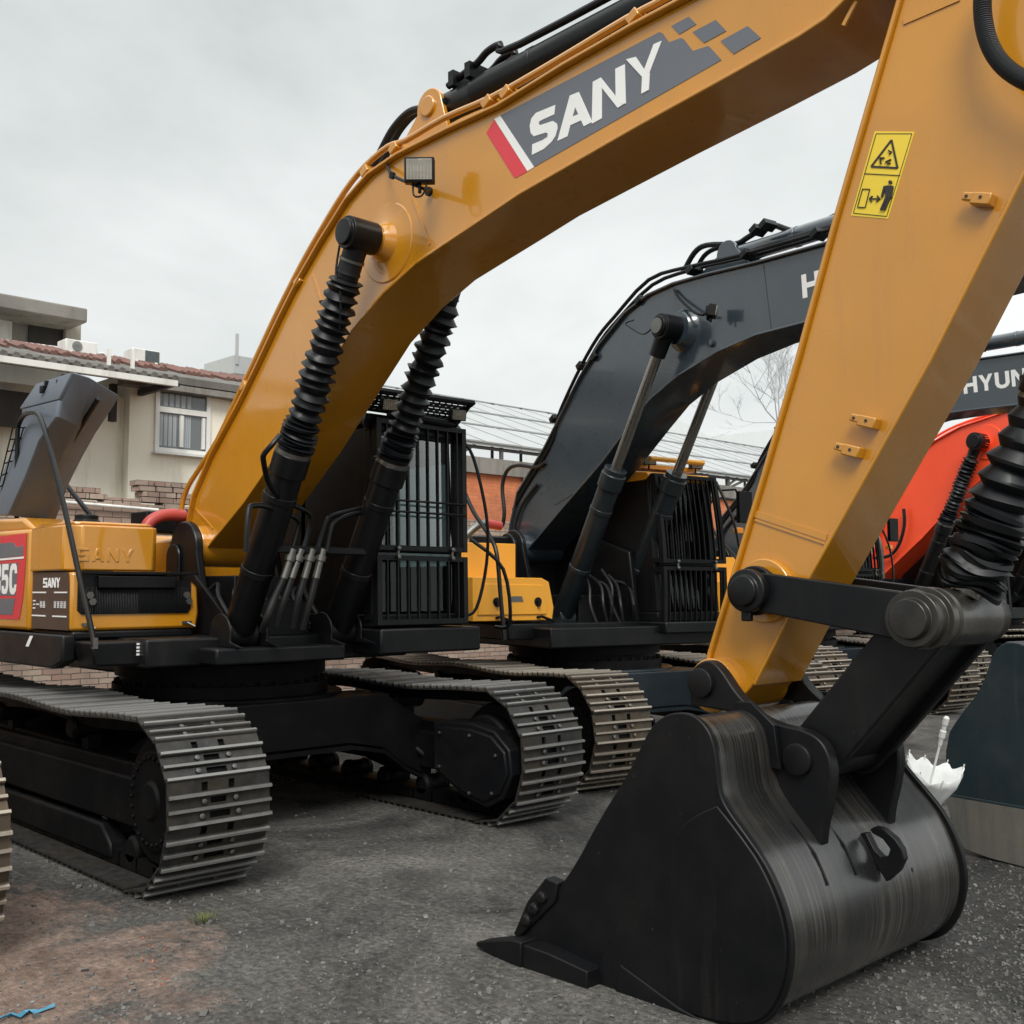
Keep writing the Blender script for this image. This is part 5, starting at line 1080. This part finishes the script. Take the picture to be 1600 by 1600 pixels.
# lean-to canopy in front of the left part
b = MB(); XG = XB + 1.15; g0, g1 = W0.on(-20, 553, 'x', XG), W0.on(281, 601, 'x', XG); gz = (g0.z + g1.z) / 2
b.prism([(XG, gz), (XB - .2, gz + .25), (XB - .2, gz + .19), (XG, gz - .06)], g0.y - 10, g1.y)
cn = empty('lean_to_canopy', (XG, g1.y, 0)); tag(cn, 'dark tiled lean-to canopy with a white gutter in front of the cream house', 'canopy')
def cp(o): o.parent = cn; o.location = (-XG, -g1.y, 0); return o
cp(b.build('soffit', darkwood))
b = MB(); y = g0.y - 10
while y < g1.y - .05: b.tube([(XG + .05, y, gz + .05), (XB - .2, y, gz + .32)], .06, 6); y += .17
cp(b.build('roof_tiles', tilegrey))
b = MB(); b.box((XG + .06, (g0.y - 10 + g1.y) / 2 - .03, gz - .03), (.08, g1.y - g0.y + 9.9, .09)); cp(b.build('gutter', whitep))
b = MB()
for yy in (g1.y - .35,): b.box((XB + .1, yy - .25, gz - .25), (.1, .1, .6))
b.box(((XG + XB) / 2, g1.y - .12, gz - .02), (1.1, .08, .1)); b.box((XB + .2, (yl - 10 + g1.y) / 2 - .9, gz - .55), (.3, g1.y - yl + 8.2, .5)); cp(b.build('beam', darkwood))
for x, y in ((170, 567), (207, 570)):
    p = W0.on(x, y, 'x', XG - .2); bb = MB(); bb.box(p + V((0, 0, .06)), (.04, .05, .30)); cp(bb.build('gutter_strap', whitep))
# concrete upper storey far left
XU = XB - 3.2
u0, u1 = W0.on(-40, 500, 'x', XU), W0.on(119, 530, 'x', XU); zt = W0.on(119, 503, 'x', XU).z
b = MB(); b.box((XU - 2, (u0.y - 6 + u1.y) / 2, zt / 2 + .2), (4, u1.y - u0.y + 6, zt - .4))
US = empty('rooftop_storey', (XU, u1.y, 0)); tag(US, 'bare concrete upper storey with a flat overhanging slab behind the tiled roof', 'building')
def usp(o): o.parent = US; o.location = (-XU, -u1.y, 0); return o
usp(b.build('wall', mat_wall('bare_cement', (.25, .235, .21), (.19, .18, .16), (.13, .12, .11))))
e1 = W0.on(137, 495, 'x', XU + .9)
b = MB(); b.box((XU - 1.2, (u0.y - 6 + e1.y) / 2, e1.z + .02), (4.2, e1.y - u0.y + 6, .26)); usp(b.build('roof', concrete, None, .03))
b = MB(); q0, q1 = W0.on(-5, 515, 'x', XU + .04), W0.on(4, 535, 'x', XU + .04); b.box((XU + .02, q0.y - .2, q0.z), (.08, .9, .6)); usp(b.build('window', whitep))
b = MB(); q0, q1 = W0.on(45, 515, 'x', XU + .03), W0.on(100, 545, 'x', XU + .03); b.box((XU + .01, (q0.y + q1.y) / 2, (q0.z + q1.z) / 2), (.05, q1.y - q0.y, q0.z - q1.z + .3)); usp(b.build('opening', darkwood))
q0 = W0.on(113, 520, 'x', XU + .1); b = MB(); b.box((XU + .08, q0.y, q0.z), (.14, .28, .55)); usp(b.build('pillar', mat_wall('pale_pillar', (.36, .33, .27), (.3, .28, .24), (.2, .18, .15))))
b = MB(); XR = XB - 1.4
for k in range(3):
    for j in range(2):
        p = W0.on(8 + 33 * k - 4 * j, 532 + 5 * k + 7 * j, 'x', XR - .4 + .2 * j)
a, c, d, e = W0.on(-10, 530, 'x', XR - .8), W0.on(97, 544, 'x', XR - .8), W0.on(97, 552, 'x', XR), W0.on(-10, 540, 'x', XR)
b.add([a, c, d, e], [(0, 1, 2, 3)]); so = b.build('solar_module', paint('solar_black', (.02, .022, .028), .2, .5, .05, (.1, .1, .1), .2, 0)); m = so.modifiers.new('t', 'SOLIDIFY'); m.thickness = .05; tag(so, 'dark solar panel lying on the red tiled roof at the left', 'solar panel')
b = MB(); b.tube([a, c], .025, 6); b.tube([c, d], .025, 6); b.tube([a.lerp(c, .12), e.lerp(d, .25)], .025, 6); b.tube([a.lerp(c, .72), e.lerp(d, .9)], .025, 6); o = b.build('frame', whitep, so)
# air conditioners on the roof
def aircon(x0, x1, yt, yb, label, fan):
    X = XB - 1.35; a_, b_ = W0.on(x0, yt - 3, 'x', X), W0.on(x1, yb, 'x', X); w, h = b_.y - a_.y, a_.z - b_.z
    e_ = empty('air_conditioner', (X, (a_.y + b_.y) / 2, b_.z)); tag(e_, label, 'air conditioner', 'air conditioners on the tiled roof')
    bb = MB(); bb.box((0, 0, h / 2), (.36, w, h)); bb.box((0, -w * .35, -.06), (.4, .06, .14)); bb.box((0, w * .35, -.06), (.4, .06, .14)); bb.build('casing', whitep, e_, .015)
    bb = MB()
    if fan:
        bb.lathe([(0, h * .40), (.012, h * .40), (.014, h * .36)], (.18, -w * .14, h * .5), (1, 0, 0), 28)
        for k in range(6): bb.box((.196, -w * .14, h * .5), (.006, h * .74, .008), Matrix.Rotation(k * math.pi / 6, 3, 'X'))
        bb.build('fan_grille', mat_wall('grille_grey', (.25, .26, .25), (.2, .21, .2), (.15, .15, .15)), e_)
    else:
        bb.box((.18, w * .2, h * .5), (.02, w * .5, h * .86))
        for k in range(9): bb.box((.194, w * .2, h * (.12 + .09 * k)), (.01, w * .48, .012))
        bb.build('coil_grille', mat_wall('coil_grey', (.12, .145, .15), (.1, .12, .125), (.08, .09, .09)), e_)
aircon(96, 145, 534, 558, 'white air conditioner with a round fan grille on the tiled roof', True)
aircon(200, 243, 548, 571, 'white air conditioner showing its dark coil side on the tiled roof', False)
b = MB(); b.tube([W0.on(x, y, 'x', XB - 1.3) for x, y in ((148, 560), (155, 553), (163, 553), (170, 562))], .02, 6, 4); o = b.build('refrigerant_pipe', whitep); tag(o, 'small looped pipe between the two roof air conditioners', 'pipe')
# white shed parts right of the roof
b = MB(); p, q = W0.on(358, 571, 'x', XB - 2.2), W0.on(470, 571, 'x', XB - 2.2); b.box((XB - 2.6, (p.y + q.y) / 2, p.z + .0), (1.2, q.y - p.y, .35)); b.box((XB - 2.0, p.y + .05, p.z + .3), (.05, .05, .6)); o = b.build('roof_shed', palegrey); tag(o, 'pale sheet metal box on the roof just left of the yellow boom', 'shed')

# orange brick building with a concrete coping
XO = -9.0
oz = W0.on(740, 714, 'x', XO).z; oy0 = W0.on(480, 720, 'x', XO).y; ob = W0.on(740, 739, 'x', XO).z
OB = empty('brick_building', (XO, oy0, 0)); tag(OB, 'orange brick building with a grey concrete parapet behind the cabs', 'building')
def obp(o): o.parent = OB; o.location = (-XO, -oy0, 0); return o
b = MB(); b.box((XO - 4, (oy0 + 45) / 2, ob / 2), (8, 45 - oy0, ob)); obp(b.build('wall', brick_red))
b = MB(); b.box((XO - 3.95, (oy0 + 45) / 2, (oz + ob) / 2), (8.1, 45 - oy0 + .2, oz - ob)); obp(b.build('parapet', concrete))
p = W0.on(822, 760, 'x', XO + .08); b = MB(); b.cyl((XO + .08, p.y, ob), (XO + .08, p.y, .2), .065, 12); obp(b.build('drainpipe', whitep))
# pale solar roof on struts above it
XS0, XS1 = XO - .3, XO - 7.5
s0 = W0.on(725, 688, 'x', XS0).z; s1 = W0.on(735, 626, 'x', XS1).z
PR = empty('solar_canopy', (XS0, oy0, oz)); tag(PR, 'large pale panel roof on steel struts above the orange brick building', 'canopy')
def prp(o): o.parent = PR; o.location = (-XS0, -oy0, -oz); return o
yS0, yS1 = W0.on(640, 690, 'x', XS0).y, 44.
b = MB(); b.prism([(XS0, s0), (XS1, s1), (XS1, s1 - .06), (XS0, s0 - .06)], yS0, yS1); prp(b.build('panel_roof', palegrey))
b = MB()
for t in (0, .33, .66, 1): b.box((XS0 + (XS1 - XS0) * t, (yS0 + yS1) / 2, s0 + (s1 - s0) * t + .02), (.07, yS1 - yS0, .035))
y = yS0
while y < yS1: b.tube([(XS0, y, s0 + .012), (XS1, y, s1 + .012)], .008, 4); y += 1.15
prp(b.build('panel_joint', mat_wall('joint_grey', (.30, .315, .315), (.27, .285, .285), (.26, .27, .27))))
b = MB(); y = yS0 + .2; k = 0
while y < yS1:
    b.cyl((XS0 - .1, y, oz), (XS0 - .1, y, s0 - .04), .05, 8)
    if k % 2: b.cyl((XS0 - .1, y, oz + .1), (XS0 - .1, y + .45, s0 - .05), .035, 6)
    if k % 3 == 0: b.cyl((XS0 - .1, y + .9, s0 - .06), (XS0 - .1, y + .1, oz + .05), .035, 6)
    b.cyl((XS1 + .1, y, oz), (XS1 + .1, y, s1), .05, 6); y += 1.25; k += 1
b.box((XS0 - .1, (yS0 + yS1) / 2, s0 - .09), (.07, yS1 - yS0, .07)); prp(b.build('strut', mat_wall('strut_steel', (.10, .095, .09), (.08, .075, .07), (.05, .05, .05))))
# far hall, a gable with the mist painted into its pale colour
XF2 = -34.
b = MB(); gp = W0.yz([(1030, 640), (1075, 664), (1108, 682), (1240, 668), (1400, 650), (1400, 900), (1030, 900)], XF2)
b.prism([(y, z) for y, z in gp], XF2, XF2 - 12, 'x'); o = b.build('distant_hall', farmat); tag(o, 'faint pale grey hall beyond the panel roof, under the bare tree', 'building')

# bare tree
TR = empty('bare_tree', (0, 0, 0)); tag(TR, 'leafless tree with thin grey twigs seen between the dark boom and the yellow arm', 'tree')
XT = -15.
tb = W0.on(1246, 720, 'x', XT); TR.location = (XT, tb.y, 0)
tw = MB(); tk = MB(); rnd = random.Random(11)
fork = W0.on(1218, 655, 'x', XT)
tk.tube([(0, 0, 0), (.05, .1, 2.5), (0, 0, tb.z - 1.0), (fork.x - XT, fork.y - tb.y, fork.z)], [.2, .17, .12, .055], 10, 4)
def branch(p, d, ln, r, lev):
    pts = [p]; n = 5; q = p
    for i in range(n):
        d = (d + V((rnd.uniform(-.18, .18), rnd.uniform(-.18, .18), rnd.uniform(-.08, .16)))).normalized(); q = q + d * ln / n; pts.append(q)
        if lev < 4 and i >= 1:
            for _ in range(2 if rnd.random() < .45 else 1):
                e = (d + V((rnd.uniform(-.8, .8), rnd.uniform(-.8, .8), rnd.uniform(-.3, .5)))).normalized(); branch(q, e, ln * rnd.uniform(.38, .58), r * .55, lev + 1)
    tw.tube(pts, [max(.004, r * (1 - .75 * i / n)) for i in range(n + 1)], 5 if lev < 2 else 3)
f0 = V((fork.x - XT, fork.y - tb.y, fork.z))
for x, y, r_ in ((1128, 612, .045), (1175, 575, .045), (1200, 552, .05), (1240, 560, .045), (1270, 590, .04), (1150, 680, .03)):
    g = W0.on(x, y, 'x', XT) - V((XT, tb.y, 0)) ; v = g - f0; branch(f0 - V((0, 0, rnd.uniform(0, .5))), v.normalized() + V((rnd.uniform(-.2, .2), 0, .1)), v.length * .88, r_ * .75, 1)
tk.build('trunk', bark, TR); tw.build('crown', bark, TR)

# white umbrella leaning against the slate bucket
tip, mid, hnd = W0.on(1222, 1243, 'z', .05), None, None
ug = W0.on(1480, 1250, 'z', 0)
Dm = (V((5.15, 2.7, .1)) - CAMP).dot(_f)
def at_d(x, y, D): return CAMP + ray(x, y) * D
DU = 7.05
u_tip, u_mid, u_top = at_d(1492, 1262, DU + .0), at_d(1462, 1190, DU), at_d(1474, 1142, DU - .05)
UM = empty('umbrella', (u_tip.x, u_tip.y, 0)); u_tip = V((u_tip.x, u_tip.y, 0)); tag(UM, 'folded white umbrella standing handle up against the slate bucket', 'umbrella')
def um(o): o.parent = UM; o.location = -V(u_tip); return o
ax_ = (u_top - u_mid).normalized(); tip0 = u_mid - ax_ * .60
b = MB(); b.tube([tip0 - ax_ * max(0., (tip0.z - .01) / ax_.z), u_top], .008, 8); b.lathe([(-.0, .012), (.05, .014), (.055, .02), (.10, .02), (.105, .014), (.14, .014), (.145, .019), (.19, .019), (.2, .01)], u_top - ax_ * .10, ax_, 14); um(b.build('handle', whitep))
b = MB(); a_ = ax_.orthogonal().normalized(); c_ = ax_.cross(a_); rg = []; nn = 48
for j, (t, rr) in enumerate(((.0, .012), (.10, .02), (.22, .05), (.36, .105), (.48, .158), (.55, .172))):
    ring = []
    for i in range(nn):
        an = 2 * math.pi * i / nn; fold = 1 + .06 * math.cos(an * 8) * (t / .5) + .04 * math.cos(an * 3 + 1) * (t / .5); tt = t + (.018 * math.cos(an * 8) + .03 * math.cos(an * 2 + .5) if j == 5 else 0)
        ring.append(tip0 + ax_ * tt + (a_ * math.cos(an) + c_ * math.sin(an)) * rr * fold)
    rg.append(ring)
b.rings(rg, False); o = um(b.build('canopy', mat_wall('white_nylon', (.78, .79, .78), (.72, .74, .73), (.66, .67, .67)), None, 0, 50)); m = o.modifiers.new('t', 'SOLIDIFY'); m.thickness = .003
b = MB()
for i in range(8):
    an = 2 * math.pi * i / 8; e = tip0 + ax_ * (.555 + .03 * math.cos(an * 2 + .5)) + (a_ * math.cos(an) + c_ * math.sin(an)) * .183; b.new().tube([e, e + ax_ * .03], .005, 5)
[um(o) for o in build_each(b, 'rib_tip', whitep)]

# loose stones, brick chips, a grass tuft and a blue rag
b = MB(); rnd = random.Random(5)
def stone(p, s):
    M3 = Matrix.Rotation(rnd.uniform(0, 6), 3, 'Z') @ Matrix.Rotation(rnd.uniform(0, 6), 3, 'X'); sc = (rnd.uniform(.6, 1.3), rnd.uniform(.6, 1.3), rnd.uniform(.4, .9))
    vs = [V((x, y, z)) for x in (-1, 1) for y in (-1, 1) for z in (-1, 1)]
    vs = [M3 @ V((v.x * sc[0] * rnd.uniform(.6, 1.1), v.y * sc[1] * rnd.uniform(.6, 1.1), v.z * sc[2] * rnd.uniform(.6, 1.1))) * s + V(p) for v in vs]
    b.add(vs, [(0, 1, 3, 2), (4, 6, 7, 5), (0, 4, 5, 1), (2, 3, 7, 6), (0, 2, 6, 4), (1, 5, 7, 3)])
for i in range(5000):
    u = rnd.random() ** .5; p = W0.on(rnd.uniform(-60, 1680), 1100 + 600 * u, 'z', 0)
    stone((p.x, p.y, .001), rnd.choice((.003, .004, .0045, .006, .009)) * rnd.uniform(.7, 1.2))
for i in range(1500):
    p = W0.on(1640 - abs(rnd.gauss(0, 130)), rnd.uniform(1340, 1620), 'z', 0); stone((p.x, p.y, .002), rnd.choice((.0025, .003, .004, .005, .006, .010)) * rnd.uniform(.7, 1.2))
for i in range(260):
    p = W0.on(rnd.uniform(-40, 1000), rnd.uniform(1300, 1640), 'z', 0); stone((p.x, p.y, .003), rnd.choice((.006, .008, .011, .016)) * rnd.uniform(.6, 1.1))
o = b.build('gravel', stone_m, None, 0, 10); tag(o, 'loose grey gravel scattered over the black yard', 'gravel', kind='stuff')
b = MB()
for i in range(9):
    p = W0.on(rnd.gauss(232, 10) + i * 3, 1462 + i * 9 + rnd.uniform(-8, 8), 'z', 0); stone((p.x, p.y, .004), rnd.uniform(.004, .010))
o = b.build('brick_chips', brick_chip, None, 0, 10); tag(o, 'orange brick chips scattered along the earth edge', 'rubble', kind='stuff')
gp_ = W0.on(318, 1440, 'z', 0); b = MB()
for i in range(90):
    an = rnd.uniform(0, 6.28); r_ = rnd.uniform(0, .09); h_ = rnd.uniform(.015, .05); p = V((r_ * math.cos(an), r_ * math.sin(an), 0)); d = V((math.cos(an), math.sin(an), 0)) * rnd.uniform(.01, .05); w = V((-math.sin(an), math.cos(an), 0)) * .003
    b.add([p - w, p + w, p + d * .5 + V((0, 0, h_ * .7)) + w * .6, p + d + V((0, 0, h_)), p + d * .5 + V((0, 0, h_ * .7)) - w * .6], [(0, 1, 2, 3, 4)])
o = b.build('grass_tuft', mat_wall('grass_blade', (.08, .10, .03), (.13, .13, .05), (.07, .07, .03))); o.location = gp_; tag(o, 'small green grass tuft on the black ground in front of the near track', 'grass')
b = MB(); p = [W0.on(x, y, 'z', .010) for x, y in ((-8, 1597), (6, 1590), (18, 1586), (30, 1588), (42, 1580), (54, 1580), (66, 1577), (86, 1571))]
rows = []
for i, q in enumerate(p):
    d = (p[min(i + 1, 7)] - p[max(i - 1, 0)]).normalized(); w = V((-d.y, d.x, 0)) * (.006 + .012 * math.sin(math.pi * (i + .4) / 8) * rnd.uniform(.5, 1.3))
    rows.append([q + w * k + V((0, 0, rnd.uniform(-.007, .010))) for k in (-1, -.45, .1, .55, 1)])
b.add([v for r_ in rows for v in r_], [(i * 5 + j, i * 5 + j + 1, i * 5 + j + 6, i * 5 + j + 5) for i in range(7) for j in range(4)])
o = b.build('blue_rag', paint('blue_plastic', (.05, .22, .34), .35, 0, .1, (.25, .27, .27), .9, 0), None, 0, 20); tag(o, 'crumpled strip of blue plastic on the brown earth at the lower left', 'rag')

# ================================================================== camera, sky, sun
cam = bpy.data.cameras.new('camera'); co = bpy.data.objects.new('camera', cam); COL.objects.link(co); co.location = CAMP
co.rotation_euler = _f.to_track_quat('-Z', 'Y').to_euler(); cam.sensor_width = 36; cam.lens = 36 * FPX / 1600; cam.clip_start = .05; cam.clip_end = 2000; SC.camera = co
W = bpy.data.worlds.new('World'); SC.world = W; W.use_nodes = True; nt = W.node_tree; bg = nt.nodes['Background']
EL, AZ = R(46), math.atan2(-.68, .74)
sky = N(nt, 'ShaderNodeTexSky', sky_type='NISHITA'); sky.sun_disc = False; sky.sun_elevation = EL; sky.sun_rotation = math.pi / 2 - AZ; sky.air_density = 1.5; sky.dust_density = 4
tc = N(nt, 'ShaderNodeTexCoord'); mp = N(nt, 'ShaderNodeMapping', in_={'Scale': (1.2, 1.2, 2.6)}); L(nt, tc.outputs['Generated'], mp.inputs[0])
cl = ramp(nt, noise(nt, 1.5, 7, mp.outputs[0], .55, .3), [(.3, (3.2, 3.46, 3.47)), (.5, (4.5, 4.72, 4.69)), (.68, (5.6, 5.74, 5.70))])
sz = N(nt, 'ShaderNodeSeparateXYZ'); L(nt, tc.outputs['Generated'], sz.inputs[0]); zen = ramp(nt, sz.outputs[2], [(.0, 1.0), (.25, .98), (.52, .90), (.95, 1.0)]); zb = N(nt, 'ShaderNodeMapRange', in_={1: .5, 2: 1., 3: 1., 4: 2.4}); L(nt, sz.outputs[2], zb.inputs[0]); cl = mixc(nt, 1., cl, zen, 'MULTIPLY'); vm = N(nt, 'ShaderNodeVectorMath', operation='SCALE'); L(nt, cl, vm.inputs[0]); dt = N(nt, 'ShaderNodeVectorMath', operation='DOT_PRODUCT'); dt.inputs[1].default_value = (.695, .718, 0); L(nt, tc.outputs['Generated'], dt.inputs[0]); ma = N(nt, 'ShaderNodeMath', operation='MULTIPLY_ADD', in_={1: .10, 2: .97}); L(nt, dt.outputs['Value'], ma.inputs[0]); mb_ = N(nt, 'ShaderNodeMath', operation='MULTIPLY'); L(nt, ma.outputs[0], mb_.inputs[0]); L(nt, zb.outputs[0], mb_.inputs[1]); L(nt, mb_.outputs[0], vm.inputs['Scale']); cl = vm.outputs[0]
hs = N(nt, 'ShaderNodeHueSaturation', in_={'Saturation': .15, 'Value': 1.0}); L(nt, sky.outputs[0], hs.inputs['Color'])
L(nt, mixc(nt, .9, hs.outputs[0], cl), bg.inputs['Color']); bg.inputs['Strength'].default_value = .1
sl = bpy.data.lights.new('sun', 'SUN'); sl.energy = 1.5; sl.angle = R(25); sl.color = (1, .97, .92); so_ = bpy.data.objects.new('sun', sl); COL.objects.link(so_)
sd = V((math.cos(AZ) * math.cos(EL), math.sin(AZ) * math.cos(EL), math.sin(EL))); so_.rotation_euler = sd.to_track_quat('Z', 'Y').to_euler(); so_.location = (0, 0, 20)
SC.view_settings.view_transform = 'Standard'; SC.view_settings.look = 'None'; SC.view_settings.exposure = .9; SC.view_settings.gamma = 1
SC.cycles.max_bounces = 8
